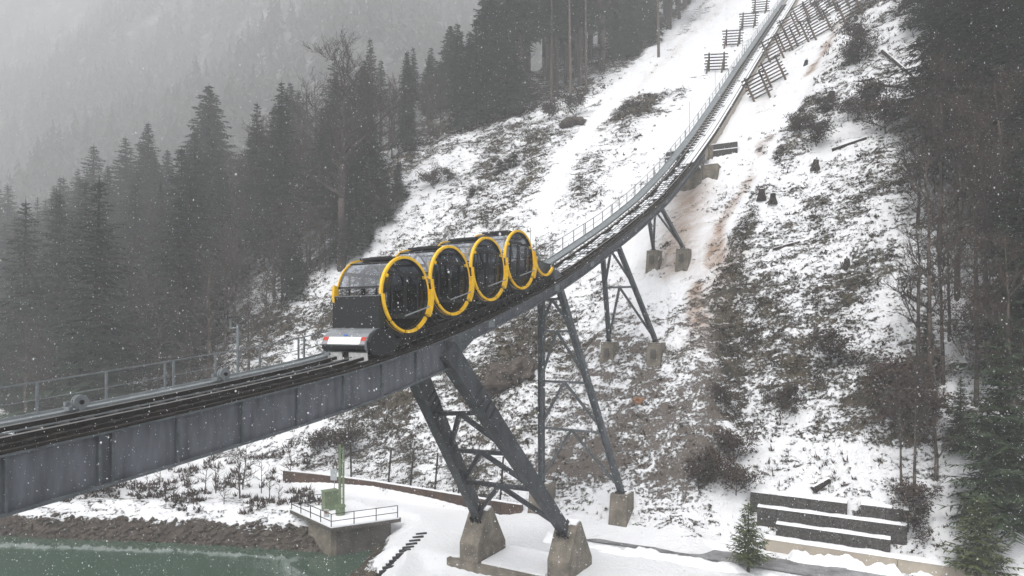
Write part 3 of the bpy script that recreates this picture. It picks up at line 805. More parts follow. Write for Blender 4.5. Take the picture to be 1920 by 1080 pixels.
# ------------------------------------------------------------------ the train
tr = thing('funicular_train', 'black funicular train with four yellow rimmed barrel cabins', 'train', W(5, 1.3, track(5) + .35))
CAB = [(0.0, 1.40), (3.5, 2.24), (7.0, 3.07), (10.5, 3.87)]
R = 1.75
def shell(cs, cz, r, a0, a1, t0, t1, n=28):
    mb = MB(); vs = []; fs = []
    for k in range(n + 1):
        a = math.radians(a0 + (a1 - a0) * k / n)
        for t in (t0, t1): vs.append(W(cs + r * math.cos(a), t, cz + r * math.sin(a)))
    for k in range(n): fs.append((2 * k, 2 * k + 1, 2 * k + 3, 2 * k + 2))
    return mb.add(vs, fs)
def disc(cs, cz, r, t, n=40):
    return MB().add([W(cs + r * math.cos(2 * math.pi * k / n), t, cz + r * math.sin(2 * math.pi * k / n)) for k in range(n)], [tuple(range(n))])
for i, (cs, cz) in enumerate(CAB):
    body = MB(); body.arc(cs, cz, 1.56, 1.64, 188, 352, .06, 2.62, 28)
    fl_z = cz - 1.02; hw = math.sqrt(1.56 ** 2 - 1.02 ** 2)
    body.stbox(cs - hw, cs + hw, .12, 2.56, fl_z - .06, fl_z)
    cab = body.build('cabin', M['black'], tr)
    shell(cs, cz, 1.62, 8, 172, .1, 2.6).build('roof_glass', M['glass_roof'], tr, cab, smooth=True)
    # curved frames of the glazing
    for a in (10, 170, 60, 120):
        MB().arc(cs, cz, 1.58, 1.65, a - 1.2, a + 1.2, .1, 2.6, 2).build('glazing_bar', M['black'], tr, cab)
    for t in (.09, 1.33, 2.5):
        MB().arc(cs, cz, 1.565, 1.61, 8, 172, t, t + .09, 24).build('roof_rib', M['interior'], tr, cab)
    rh = MB(); rh.stbox(cs - .55, cs + .5, .45, 2.3, cz + 1.60, cz + 1.70); rh.stbox(cs - .35, cs + .3, .7, 1.9, cz + 1.70, cz + 1.75)
    rh.build('roof_hatch', M['black'], tr, cab)
    for t in (.13, 2.56):
        disc(cs, cz, 1.57, t).build('glass_face', M['glass_face'] if t < 1 else M['glass_roof'], tr, cab)
        fr = MB(); 
        dt0 = -.065 if t < 1 else .01
        for ds in (-.92, -.06, .06, .92):
            hh = math.sqrt(1.56 ** 2 - ds ** 2)
            fr.stbox(cs + ds - .04, cs + ds + .04, t + dt0, t + dt0 + .05, max(cz - hh, fl_z), min(cz + hh, cz + .95))
        fr.stbox(cs - 1.22, cs + 1.22, t + dt0 - .003, t + dt0 + .055, cz + .86, cz + 1.02)
        fr.stbox(cs - 1.18, cs + 1.18, t + dt0 - .003, t + dt0 + .055, fl_z, fl_z + .12)
        fr.build('door_frame', M['steel_dark'] if i == 3 else M['black'], tr, cab)
    # yellow rims: upper hoop on the drum, stepped ends
    y = MB(); y.arc(cs, cz, 1.62, 1.74, 35, 181, -.02, .11, 36); y.arc(cs, cz, 1.58, 1.70, -4, 35, -.02, .11, 10)
    y.build('yellow_rim', M['yellow'], tr, cab)
    MB().arc(cs, cz, 1.575, 1.598, 0, 360, -.01, .12, 48).build('rim_seal', M['black'], tr, cab)
    for a in (33, 150): MB().arc(cs, cz, 1.50, 1.60, a - 2.5, a + 2.5, -.05, .08, 3).build('rim_clip', M['yellow'], tr, cab)
    MB().arc(cs, cz, 1.60, 1.675, 70, 188, 2.60, 2.65, 30).build('yellow_rim', M['yellow'], tr, cab)
    # inside: bench and grab poles
    MB().stbox(cs - 1.0, cs - .55, .5, 2.2, fl_z + .32, fl_z + .42).build('bench', M['interior'], tr, cab)
    MB().stbox(cs + .55, cs + 1.0, .5, 2.2, fl_z + .32, fl_z + .42).build('bench', M['interior'], tr, cab)
    for ds in (-.35, .35): MB().tube(W(cs + ds, 1.3, fl_z), W(cs + ds, 1.3, cz + 1.5), .025, n=6).build('grab_pole', M['galv'], tr, cab)
    if i == 3: MB().stbox(cs - .62, cs - .50, .35, .37, cz - .6, cz + .55).build('red_notice', M['redcoat'], tr, cab)

def cradle(cs, cz, r, full=True):
    c = MB(); c.arc(cs, cz, r + .10, r + .22, 200, 340, .02, .14, 20); c.arc(cs, cz, r + .10, r + .22, 200, 340, 2.5, 2.62, 20)
    cr = c.build('cradle', M['black'], tr)
    for (a0, a1, r0, r1) in ((181, 224, -.10, .02), (227, 262, -.09, .01), (268, 292, -.11, .03), (295, 322, -.13, .03)):
        MB().arc(cs, cz, r + r0, r + r1, a0, a1, -.13, -.02, 12).build('yellow_trim', M['yellow'], tr, cr)
    if full:
        MB().arc(cs, cz, r - .10, r + .17, -32, 10, -.16, .02, 12).build('side_band', M['yellow'], tr, cr)
        MB().arc(cs, cz, r - .10, r + .17, 168, 196, 2.6, 2.72, 8).build('side_band', M['yellow'], tr, cr)
    rd = MB().tube(W(cs - .35, -.2, cz - .98), W(cs + 1.45, -.2, cz - .52), .035, n=8)
    if full: rd.build('guard_bar', M['galv'], tr, cr)
    MB().arc(cs + .1, cz, r - .0, r + .035, 222, 275, .16, .2, 10).build('hose', M['yellow'], tr, cr)
    return cr
for cs, cz in CAB: cradle(cs, cz, R - .03)
cradle(13.55, 4.55, 1.42, False)

# chassis: two sloping beams, wheels and a web of struts
ch = MB(); ribbon(-2.3, 15.2, .8, .15, .30, .42, .66, ch); ribbon(-2.3, 15.2, .8, 2.3, 2.45, .42, .66, ch)
for s in np.arange(-1.8, 15, 1.4): ch.stbox(s - .06, s + .06, .3, 2.3, track(s) + .45, track(s) + .62)
chs = ch.build('chassis', M['black'], tr)
allc = CAB + [(13.9, 4.6)]
for (a, b) in zip(allc[:-1], allc[1:]):
    ms_, mz = (a[0] + b[0]) / 2, (a[1] + b[1]) / 2
    for t in (.05, 2.5):
        k = MB(); tz = mz - .55
        k.beam(W(ms_ - .75, t, track(ms_ - .75) + .6), W(ms_ - .05, t, tz), .07, .1, T)
        k.beam(W(ms_ + .75, t, track(ms_ + .75) + .6), W(ms_ + .05, t, tz), .07, .1, T)
        k.beam(W(ms_ - .28, t, track(ms_ - .28) + .6), W(ms_ - .04, t, tz), .06, .08, T)
        k.beam(W(ms_ + .28, t, track(ms_ + .28) + .6), W(ms_ + .04, t, tz), .06, .08, T)
        k.beam(W(ms_ - .45, t, lerp(track(ms_) + .6, tz, .5)), W(ms_ + .45, t, lerp(track(ms_) + .6, tz, .5)), .06, .08, T)
        k.beam(W(ms_, t, tz - .1), W(ms_, t, tz + .4), .1, .22, T)
        k.build('strut_frame', M['black'], tr, chs)
for s in np.arange(-1.6, 14.8, .62):
    z0, z1 = track(s) + .3, track(s + .31) + .72
    MB().beam(W(s, .02, z0), W(s + .31, .02, z1), .05, .07, T).build('lattice_bar', M['black'], tr, chs)
    MB().beam(W(s + .31, .02, z1), W(s + .62, .02, track(s + .62) + .3), .05, .07, T).build('lattice_bar', M['black'], tr, chs)
ribbon(-1.6, 15.0, .8, -.02, .06, .70, .78).build('lattice_chord', M['black'], tr, chs)
for s in (-1.2, .6, 3.0, 4.4, 6.4, 8.0, 9.9, 11.5, 13.4):
    for t in (.42, 1.98):
        MB().tube(W(s, t - .06, track(s) + .60), W(s, t + .06, track(s) + .60), .24, n=14).build('wheel', M['steel_dark'], tr, chs)

# downhill end: tall bulkhead, rounded hood with lamps and white plate, skirt
bk = MB().stbox(-1.85, -1.45, .0, 2.72, -.12, 1.27).build('bulkhead', M['black'], tr)
MB().stbox(-1.87, -1.43, -.01, 2.73, 1.272, 1.30).build('bulkhead_cap', M['hood'], tr, bk)
hd_pts = [(-1.45, -.16), (-1.85, -.13), (-2.10, -.20), (-2.34, -.36), (-2.52, -.58), (-2.60, -.80), (-2.58, -.98), (-2.48, -1.10), (-2.2, -1.16), (-1.3, -1.16), (-1.1, -.6)]
hd = MB().prism([W(s, 2.62, z) for s, z in hd_pts], -T * 2.52).build('hood', M['hood'], tr)
MB().prism([W(s + .015, .105, z) for s, z in [(-1.2, -.18), (-1.85, -.16), (-2.3, -.38), (-2.52, -.72), (-2.5, -1.0), (-2.35, -1.25), (-.9, -1.3), (-.6, -.7)]], -T * .14).build('side_cheek', M['black'], tr, hd)
sp = MB().prism([W(s, 2.60, z) for s, z in [(-2.612, -.86), (-2.60, -.98), (-2.50, -1.11), (-2.46, -1.11), (-2.56, -.98), (-2.57, -.86)]], -T * 2.46).build('lower_bumper', M['black'], tr, hd)
def onface(s0, z0, s1, z1, t0, t1, th, mb):
    a = W(s0, t0, z0); b = W(s1, t0, z1); n = (T.cross(b - a)).normalized() * th
    if n.dot(U) > 0: n = -n
    return mb.prism([a, b, b + n, a + n], T * (t1 - t0))
onface(-2.46, -.51, -2.605, -.82, .42, 2.28, .025, MB()).build('white_plate', M['white'], tr, hd)
for (t0, t1) in ((.14, .40), (2.30, 2.58)):
    l = onface(-2.46, -.51, -2.53, -.66, t0, t1, .03, MB()).build('tail_lamp', M['red'], tr, hd)
    onface(-2.535, -.67, -2.605, -.82, t0, t1, .03, MB()).build('white_lamp', M['lamp_grey'], tr, hd)
onface(-2.385, -.40, -2.43, -.46, 1.25, 1.50, .012, MB()).build('blue_emblem', M['blue'], tr, hd)
sk = MB(); sk.prism([W(-2.42, 1.62, -1.16), W(-2.42, 2.5, -1.16), W(-2.36, 2.45, -1.62), W(-2.36, 1.62, -1.52)], U * .05)
sk.prism([W(-2.42, .16, -1.16), W(-2.42, 1.22, -1.16), W(-2.36, 1.22, -1.60), W(-2.36, .75, -1.62), W(-2.34, .7, -1.74), W(-2.34, .2, -1.74)], U * .05)
sk.build('snow_skirt', M['white_dirty'], tr, hd)
MB().stbox(-2.3, -1.4, 1.25, 1.6, -1.5, -1.17).build('coupling', M['steel_dark'], tr, hd)
# uphill equipment box
eq = MB(); z = track(14.0) + .8
eq.prism([W(12.9, .25, track(12.9) + .75), W(15.0, .25, track(15.0) + .72), W(15.0, .25, track(15.0) + 1.35), W(13.1, .25, track(15.0) + 1.42)], T * 2.1)
eq.build('equipment_box', M['steel_leg'], tr); MB().stbox(13.3, 14.6, .6, 2.0, track(15.0) + 1.43, track(15.0) + 1.53).build('box_lid', M['black'], tr)
MB().tube(W(12.35, .3, 3.9), W(12.35, .3, 6.0), .012, n=5).build('antenna', M['black'], tr)
zb = track(15.6)
MB().prism([W(15.35, .1, zb + .06), W(16.7, .1, track(16.7) + .06), W(15.35, .1, zb + 1.0)], T * .3).build('buffer_cheek', M['steel'], tr)

# ------------------------------------------------------------------ river platform and its fittings
PZ = -15.0
cF, cL, cR = Vector((-13.35, 49.1, 0)), Vector((-18.0, 54.0, 0)), Vector((-8.6, 51.6, 0))
cB = cL + (cR - cF)
pf = thing('platform', 'snowy concrete platform with a dark edge projecting over the river bank', 'platform', (cF.x, cF.y, -17))
def inset(k):
    c = (cF + cB) / 2; return [c + (p - c) * k for p in (cF, cR, cB, cL)]
MB().prism([p + UP * (PZ - .22) for p in inset(1.0)], UP * .25).build('deck', M['concrete_dark'], pf)
MB().prism([p + UP * (PZ + .032) for p in inset(.975)], UP * .09).build('deck_snow', M['snow'], pf)
e1 = (cL - cF).normalized(); e2 = (cR - cF).normalized()
q = cF + e1 * .5 + e2 * .25
MB().prism([q + UP * -19.0, q + e1 * 3.6 + UP * -19.0, q + e1 * 3.6 + e2 * .4 + UP * -19.0, q + e2 * .4 + e1 * 0 + UP * -19.0], UP * 3.77).build('river_wall', M['concrete'], pf)
MB().prism([q + e2 * .404 + UP * -19.0, q + e2 * 4.6 + UP * -19.0, q + e2 * 4.6 + e1 * .4 + UP * -19.0, q + e2 * .404 + e1 * .4 + UP * -19.0], UP * 3.77).build('side_wall', M['concrete_dark'], pf)  # face turned from the light: its shade is painted in as darker concrete
def guard(name, pts, label, h=1.05, n_per=1.55):
    r = thing(name, label, 'railing', pts[0] + UP * PZ)
    for a, b in zip(pts[:-1], pts[1:]):
        for hh in (h, h * .5): MB().beam(a + UP * (PZ + hh), b + UP * (PZ + hh), .04, .045).build('bar', M['steel_dark'], r)
        n = max(1, int(round((b - a).length / n_per)))
        for k in range(n + 1):
            if k == 0 and a is not pts[0]: continue
            p = lerp(a, b, k / n); MB().beam(p + UP * (PZ + .12), p + UP * (PZ + h), .05, .05).build('post', M['steel_dark'], r)
i_ = inset(.965)
guard('guard_rail', [i_[3] + e2 * 2.6, i_[3], i_[0], i_[1] - e2 * .1], 'thin dark guard rail round the snowy river platform')
# green gauge tower: cabinet, twin posts, drum
gz = PZ + .1
def ptp(px, py):       # ground point of a pixel on the flat
    Y = -(PZ) * FPX / (py - HOR); return Vector(((px - 960) / FPX * Y, Y, 0))
gb = ptp(638, 968)
gt = thing('gauge_station', 'sage green gauge station with tall twin posts on the platform', 'gauge station', gb + UP * gz)
MB().tube(gb + UP * gz, gb + UP * (gz + .62), .36, .36, 20).build('drum_base', M['green'], gt)
MB().tube(gb + UP * (gz + .62), gb + UP * (gz + .78), .42, .40, 20).build('drum_lid', M['green'], gt)
for (dx, w, zz) in ((-.12, .20, 5.2), (.16, .13, 5.0)):
    p = gb + Vector((dx, .35, 0)); MB().box(p + UP * (gz + .3 + zz / 2), w, .16, zz).build('post', M['green'], gt)
for k in range(5):
    MB().box(gb + Vector((.04, .35, gz + 1.2 + k * .95)), .12, .06, .05).build('rung', M['green'], gt)
MB().box(gb + Vector((.0, .35, gz + 5.6)), .5, .2, .12).build('head', M['wood_dark'], gt)
kb = ptp(619, 958)
cbx = thing('green_cabinet', 'sage green metal cabinet beside the twin posts', 'cabinet', kb + UP * gz)
MB().box(kb + UP * (gz + .78), 1.15, .75, 1.5, Vector((.8, .6, 0)), Vector((-.6, .8, 0))).build('case', M['green'], cbx)
MB().box(kb + UP * (gz + 1.56), 1.25, .85, .06, Vector((.8, .6, 0)), Vector((-.6, .8, 0))).build('lid', M['green'], cbx)
MB().box(kb + UP * (gz + .8) - Vector((-.6, .8, 0)) * .385 , .9, .02, 1.2, Vector((.8, .6, 0)), Vector((-.6, .8, 0))).build('door', M['green'], cbx)
sg = ptp(627, 935)
sgn = thing('notice_board', 'small grey notice board on a post behind the green cabinet', 'sign', sg + UP * PZ)
MB().tube(sg + UP * PZ, sg + UP * (PZ + 2.6), .03, n=6).build('post', M['galv'], sgn); MB().box(sg + UP * (PZ + 2.1) + Vector((-.05, -.05, 0)), .55, .03, 1.0).build('panel', M['sign_grey'], sgn)
lb = ptp(612, 972); lr = thing('life_ring_box', 'small blue grey box with a round emblem by the platform railing', 'box', lb + UP * gz)
MB().box(lb + UP * (gz + .3), .36, .2, .6).build('case', M['sign_grey'], lr); MB().tube(lb + UP * (gz + .4) + Vector((0, -.1, 0)), lb + UP * (gz + .4) + Vector((0, -.13, 0)), .13, n=14).build('emblem', M['rock_orange'], lr)

# stairs down the bank
stp = thing('bank_stairs', 'snowed over flight of dark steps running down the river bank', 'stairs', (-8.0, 46, -16))
for k in range(13):
    u = k / 12; px, py = lerp(790, 716, u), lerp(1002, 1078, u)
    p = hit(px, py)
    MB().box((p.x, p.y, p.z + .02), .78, .16, .16, Vector((.93, .36, 0)), Vector((-.36, .93, 0))).build('step', M['steel_dark'], stp)

# ------------------------------------------------------------------ rusty retaining wall and wire fence
rw_pts = [(530, 905), (600, 913), (700, 927), (800, 944), (900, 962), (978, 975)]
g_ = [ptp(*p) for p in rw_pts]
rw = thing('retaining_wall', 'long low rusty retaining wall along the foot of the slope', 'wall', g_[0] + UP * PZ)
rs = 0
for a, b in zip(g_[:-1], g_[1:]):
    d = (b - a).normalized(); nrm = Vector((-d.y, d.x, 0))
    n = max(1, int(round((b - a).length / 1.6)))
    for k in range(n):
        p, q = lerp(a, b, k / n), lerp(a, b, (k + 1) / n)
        hh = random.uniform(-.015, .015)
        MB().prism([p + d * .015 + UP * (PZ - .5), q - d * .015 + UP * (PZ - .5), q - d * .015 + nrm * .25 + UP * (PZ - .5), p + d * .015 + nrm * .25 + UP * (PZ - .5)], UP * (1.62 + hh)).build('wall_panel', M['rust_wall'], rw)
    MB().prism([a + UP * (PZ + 1.145), b + UP * (PZ + 1.145), b + nrm * .3 + UP * (PZ + 1.145), a + nrm * .3 + UP * (PZ + 1.145)], UP * .06).build('snow_cap', M['snow'], rw)
wf = thing('wire_fence', 'leaning chain link fence on dark posts above the rusty wall', 'fence', g_[2] + UP * -14)
fp = []
for (px, top, bot) in ((636, 812, 878), (655, 822, 890), (724, 835, 900), (766, 842, 912), (811, 850, 923), (856, 862, 935), (934, 866, 952)):
    a = None
    Y = 0
    u = np.interp(px, [p[0] for p in rw_pts], range(len(rw_pts))); i0 = int(min(u, len(g_) - 2)); a = lerp(g_[i0], g_[i0 + 1], u - i0) + Vector((.15, .35, 0))
    h = (bot - top) / FPX * a.y
    lean = Vector((-.05, .12, 0)) * h if px < 720 else Vector((.08, .05, 0)) * h
    p0 = a + UP * -14.25; p1 = a + UP * (-14.25 + h + .2) + lean
    MB().beam(p0, p1, .13, .1).build('post', M['wood_dark'], wf); fp.append((p0, p1))
net = MB(); wv = []; wf_ = []
for (a0, a1), (b0, b1) in zip(fp[:-1], fp[1:]):
    net.beam(a1 - UP * .08, b1 - UP * .08, .02, .02); net.beam(lerp(a0, a1, .1), lerp(b0, b1, .1), .02, .02)
    L_ = (b0 - a0).length; nn = max(4, int(L_ / .22)); mm = 9
    P = lambda u, v: lerp(lerp(a0, a1, .1 + .86 * v), lerp(b0, b1, .1 + .86 * v), u)
    for k in range(-mm, nn):
        for sgn_ in (1, -1):
            for j in range(mm):
                u0, u1 = (k + j) / nn, (k + j + 1) / nn
                if u0 < 0 or u1 > 1.0001: continue
                v0, v1 = (j / mm, (j + 1) / mm) if sgn_ > 0 else (1 - j / mm, 1 - (j + 1) / mm)
                p, q = P(u0, v0), P(u1, v1); w = UP * .006
                net.add([p - w, q - w, q + w, p + w], [(0, 1, 2, 3)])
net.build('wire_netting', M['galv_dark'], wf)

# ------------------------------------------------------------------ road, plough banks, terraces at the right
def strip_mesh(t0, t1, s_c, width, zf, nt_, ns_, name, mat, label, kind, zn):
    tt = np.linspace(t0, t1, nt_); ss = np.linspace(-width / 2, width / 2, ns_)
    TT, SS = np.meshgrid(tt, ss)
    sv_ = s_c(TT) + SS
    X = ORG[0] + sv_ * U2[0] + TT * T2[0]; Y = ORG[1] + sv_ * U2[1] + TT * T2[1]
    Z = zf(X, Y, TT, SS / (width / 2))
    idx = np.arange(nt_ * ns_).reshape(ns_, nt_)
    q_ = np.stack([idx[:-1, :-1], idx[:-1, 1:], idx[1:, 1:], idx[1:, :-1]], -1).reshape(-1, 4)
    return tag(link_mesh(name, np_mesh(name, np.stack([X.ravel(), Y.ravel(), Z.ravel()], 1), q_, mat, True)), label, kind=kind)
road_c = lambda t: 20.0 + .05 * (-t) * .8
strip_mesh(-40, 1.5, road_c, 2.3, lambda X, Y, t, e: np.full(np.shape(X), -14.88) + .02 * np.sin(t) - .25 * sst(-1.5, 1.5, t), 120, 8, 'road', M['asphalt'], 'narrow wet road partly cleared of snow', 'structure', 0)
def bankz(seed, h):
    def f(X, Y, t, e):
        n = fbm(X * 1.1, Y * 1.1, 4, seed); m_ = fbm(X * .25, Y * .25, 2, seed + 5)
        return -15.12 + h * np.clip(1 - np.abs(e) ** 2.2, 0, 1) * (0.12 + 2.2 * np.clip(n - .22, 0, 1) * (.3 + 1.4 * m_) + .5 * np.clip(fbm(X * 3.1, Y * 3.1, 3, seed + 9) - .45, 0, 1)) 
    return f
strip_mesh(-40, .5, lambda t: road_c(t) + 1.55, 1.5, bankz(201, .55), 420, 20, 'snow_bank', M['snow'], 'lumpy snow bank ploughed up between road and wall', 'structure', 0)
strip_mesh(-40, 2.0, lambda t: road_c(t) - 1.95, 1.7, bankz(211, .36), 420, 20, 'snow_bank', M['snow'], 'low lumpy snow bank along the near side of the road', 'structure', 0)
cw = thing('concrete_wall', 'long pale concrete wall topped with snow beside the road', 'wall', W(22.8, -17, -15))
for (t0, t1) in ((-19.25, -11.6), (-26.5, -19.28), (-38, -26.53)):
    sa = 22.75
    MB().stbox(sa, sa + .35, t0, t1, -15.4, -14.12).build('wall_panel', M['concrete_pale'], cw)
def lump_strip(s0, s1, t0, t1, z, seed, parent, root):
    nt_, ns_ = int(abs(t1 - t0) / .12), 6
    tt = np.linspace(t0, t1, nt_); mb = MB(); vs = []; fs = []
    for a in range(ns_):
        for b in range(nt_):
            s = lerp(s0, s1, a / (ns_ - 1)); p = W(s, tt[b], z)
            e = 1 - abs(a / (ns_ - 1) * 2 - 1) ** 3
            vs.append(p + UP * (.02 + e * (.02 + .18 * float(fbm(np.array(p.x * 1.2), np.array(p.y * 1.2), 4, seed)))))
    for a in range(ns_ - 1):
        for b in range(nt_ - 1): fs.append((a * nt_ + b, a * nt_ + b + 1, (a + 1) * nt_ + b + 1, (a + 1) * nt_ + b))
    return mb.add(vs, fs).build('snow_ledge', M['snow'], root, parent, smooth=True)
lump_strip(22.72, 23.75, -38, -11.6, -14.12, 301, None, cw)
tw = thing('terraced_wall', 'three dark gravel faced terraces with snow on their ledges', 'terrace', W(24, -15, -14.2))
cz_ = -14.1
def terrace(s0, ta, tb, z0, hh):
    n = max(1, int(round(abs(tb - ta) / 1.3)))
    for k in range(n):
        a, b = lerp(ta, tb, k / n), lerp(ta, tb, (k + 1) / n) 
        js, jz = random.uniform(-.06, .06), random.uniform(-.04, .03)
        MB().prism([W(s0 - .1 + js, a - .01, z0 - .8), W(s0 - .02 + js, a - .01, z0 + hh * .5), W(s0 + .12 + js, a - .01, z0 + hh + jz), W(s0 + 1.6, a - .01, z0 + hh + jz), W(s0 + 1.6, a - .01, z0 - .8)], T * (b - a + .02)).build('terrace_course', M['gabion'], tw)
for k, (tl, trr) in enumerate(((-12.2, -18.9), (-10.9, -19.8), (-10.3, -19.9))):
    s0 = 23.7 + k * .72; z0 = cz_ + k * .80
    hh = .78
    if k < 2:
        terrace(s0, tl, trr, z0, hh)
        lump_strip(s0 + .08, s0 + .85, trr, tl, z0 + hh - .02, 310 + k, None, tw)
    else:
        for (a, b) in ((tl, -16.4), (-17.2, trr)):
            terrace(s0, a, b, z0, hh)
            lump_strip(s0 + .08, s0 + 2.0, b, a, z0 + hh - .02, 320 + int(a * 3) % 7, None, tw)

# ------------------------------------------------------------------ snow barriers
def barrier_meshes(L, Hh, nsl, seed):
    rr = random.Random(seed); parts = []
    f = Vector((0, -.50, .866))                   # local: x along the slats, y uphill, leaning downhill
    for k in range(nsl):
        h = .25 + Hh * k / (nsl - 1); p = f * h
        e0, e1 = rr.uniform(-.12, .12), rr.uniform(-.12, .12)
        mb = MB().tube(p + Vector((-L / 2 + e0, .0, rr.uniform(-.03, .03))), p + Vector((L / 2 + e1, .0, rr.uniform(-.03, .03))), .10, .085, 7)
        parts.append(('slat', mb.mesh('slat', M['wood_dark'])))
    nrm = Vector((0, .866, .5))
    for x in (-L * .33, L * .33):
        mb = MB().tube(f * .0 + nrm * .15 + Vector((x, 0, -.2)), f * (Hh + .5) + nrm * .15 + Vector((x, 0, 0)), .13, .11, 7)
        parts.append(('cross_pole', mb.mesh('cross_pole', M['wood_dark'])))
        mb = MB().tube(f * (Hh * .8) - nrm * .12 + Vector((x, 0, 0)), f * (Hh * .8) - nrm * .12 + Vector((x, -.25, -(Hh * .75 + 2.0))), .13, .14, 7)
        parts.append(('support_post', mb.mesh('support_post', M['wood'])))
    return parts
BM = [barrier_meshes(3.3, 2.1, 6, 1), barrier_meshes(2.7, 2.5, 7, 2), barrier_meshes(3.3, 2.5, 7, 3)]
def barrier(px, py, kind, tilt, label, group, scale=1.15, rz=0):
    p = hit(px, py)
    if p is None: return
    r = thing('snow_barrier', label, 'snow barrier', p, 0, group)
    # x axis: away from the viewer side along -T, y uphill
    x = (-T + UP * tilt).normalized(); y = (U - x * U.dot(x)); y.z = 0; y.normalize(); z = x.cross(y)
    m = Matrix((x, y, z)).transposed()
    r.rotation_euler = m.to_euler(); r.scale = (scale,) * 3
    for nm, me in BM[kind]: link_mesh(nm, me, r)
GL, GR = 'snow barriers left of the track', 'snow barriers right of the track'
for (px, py, lab) in ((1343, 134, 'lowest wooden snow barrier standing alone left of the track'), (1374, 86, 'second wooden snow barrier from the bottom left of the track'),
                      (1404, 52, 'third wooden snow barrier from the bottom left of the track'), (1426, 24, 'topmost wooden snow barrier left of the track')):
    barrier(px, py, 0, -.14, lab, GL)
rights = [(1428, 182, 1, 'lowest wooden snow barrier right of the track'), (1458, 152, 1, 'wooden snow barrier joined to the right of the lowest one'),
          (1455, 108, 1, 'wooden snow barrier close to the track above the lowest pair'), (1484, 92, 1, 'wooden snow barrier second from the track above the lowest pair'),
          (1486, 66, 1, 'middle row snow barrier nearest to the track'), (1500, 84, 2, 'middle row snow barrier just right of the nearest one'),
          (1543, 64, 2, 'long snow barrier at the lower edge of the middle row'), (1508, 40, 1, 'upper row snow barrier nearest to the track'),
          (1600, 34, 2, 'rightmost snow barrier at the edge of the heath'), (1528, 34, 1, 'upper row snow barrier second from the track'),
          (1556, 28, 2, 'upper row snow barrier third from the track'), (1532, 8, 1, 'snow barrier cut by the top edge nearest to the track'),
          (1570, 6, 2, 'snow barrier cut by the top edge in the middle'), (1602, 4, 1, 'snow barrier cut by the top edge at the right')]
for (px, py, kd, lab) in rights: barrier(px, py, kd, .38, lab, GR)

# ------------------------------------------------------------------ vegetation generators
def tri_mesh(name, V, mat):
    V = np.asarray(V, np.float32).reshape(-1, 3)
    return np_mesh(name, V, np.arange(len(V)).reshape(-1, 3), mat)

def conifer(seed, h, r, whorls, nb, tw, mat, bark, base=.08, droop=.32, ragged=.25, tipw=1.0):
    g = np.random.default_rng(seed); out = []
    for k in range(whorls):
        u = (k + g.uniform(-.3, .3)) / whorls; u = min(max(u, 0), .985)
        z = h * (base + (1 - base) * u)
        rad = r * (1 - u) ** .82 * g.uniform(1 - ragged, 1 + ragged * .6) + .12
        n = nb if u < .8 else max(4, nb - 2)
        a0 = g.uniform(0, 6.28)
        for j in range(n):
            if g.random() < .10: continue
            a = a0 + 6.283 * j / n + g.uniform(-.35, .35)
            Lb = rad * g.uniform(.62, 1.08)
            d = np.array([math.cos(a), math.sin(a), 0]); lat = np.array([-d[1], d[0], 0])
            dr = droop * g.uniform(.6, 1.5) - .35 * u
            m = max(3, int(tw * (.35 + .65 * (1 - u))))
            zz = z + g.uniform(-.4, .4) * h / whorls
            for i in range(m):
                f = (i + g.uniform(.2, 1)) / m
                p = d * Lb * f + np.array([0, 0, zz - dr * Lb * f * f + .10 * Lb * f])
                for sgn in (-1, 1):
                    l = Lb * (.16 + .36 * (1 - f)) * g.uniform(.7, 1.25) + .10
                    dirv = d * g.uniform(.35, .95) + lat * sgn * g.uniform(.5, 1.0) + np.array([0, 0, g.uniform(-.55, .06)])
                    dirv /= np.linalg.norm(dirv)
                    wv = np.cross(dirv, [0, 0, 1]); wv = wv / (np.linalg.norm(wv) + 1e-6) * (.10 + .15 * l) * tipw
                    wv[2] += g.uniform(-.06, .06)
                    out.append([p - wv * .6, p + wv * .6 + dirv * .08, p + dirv * l])
            tip = d * Lb + np.array([0, 0, zz - dr * Lb + .10 * Lb]); b0 = d * Lb * .7 + np.array([0, 0, zz - dr * Lb * .5 + .07 * Lb])
            out.append([b0 - lat * .16 * tipw, b0 + lat * .16 * tipw, tip + d * .2])
    out.append([[-.10, 0, h * .93], [.10, 0, h * .93], [0, 0, h * 1.02]]); out.append([[0, -.10, h * .93], [0, .10, h * .93], [0, 0, h * 1.02]])
    crown = tri_mesh('crown', out, mat)
    trunk = MB().tube((0, 0, -1.0), (0, 0, h * .55), h * .0125 + .06, h * .008 + .03, 8); trunk.tube((0, 0, h * .55), (0, 0, h * .97), h * .008 + .03, .02, 6)
    return trunk.mesh('trunk', bark), crown

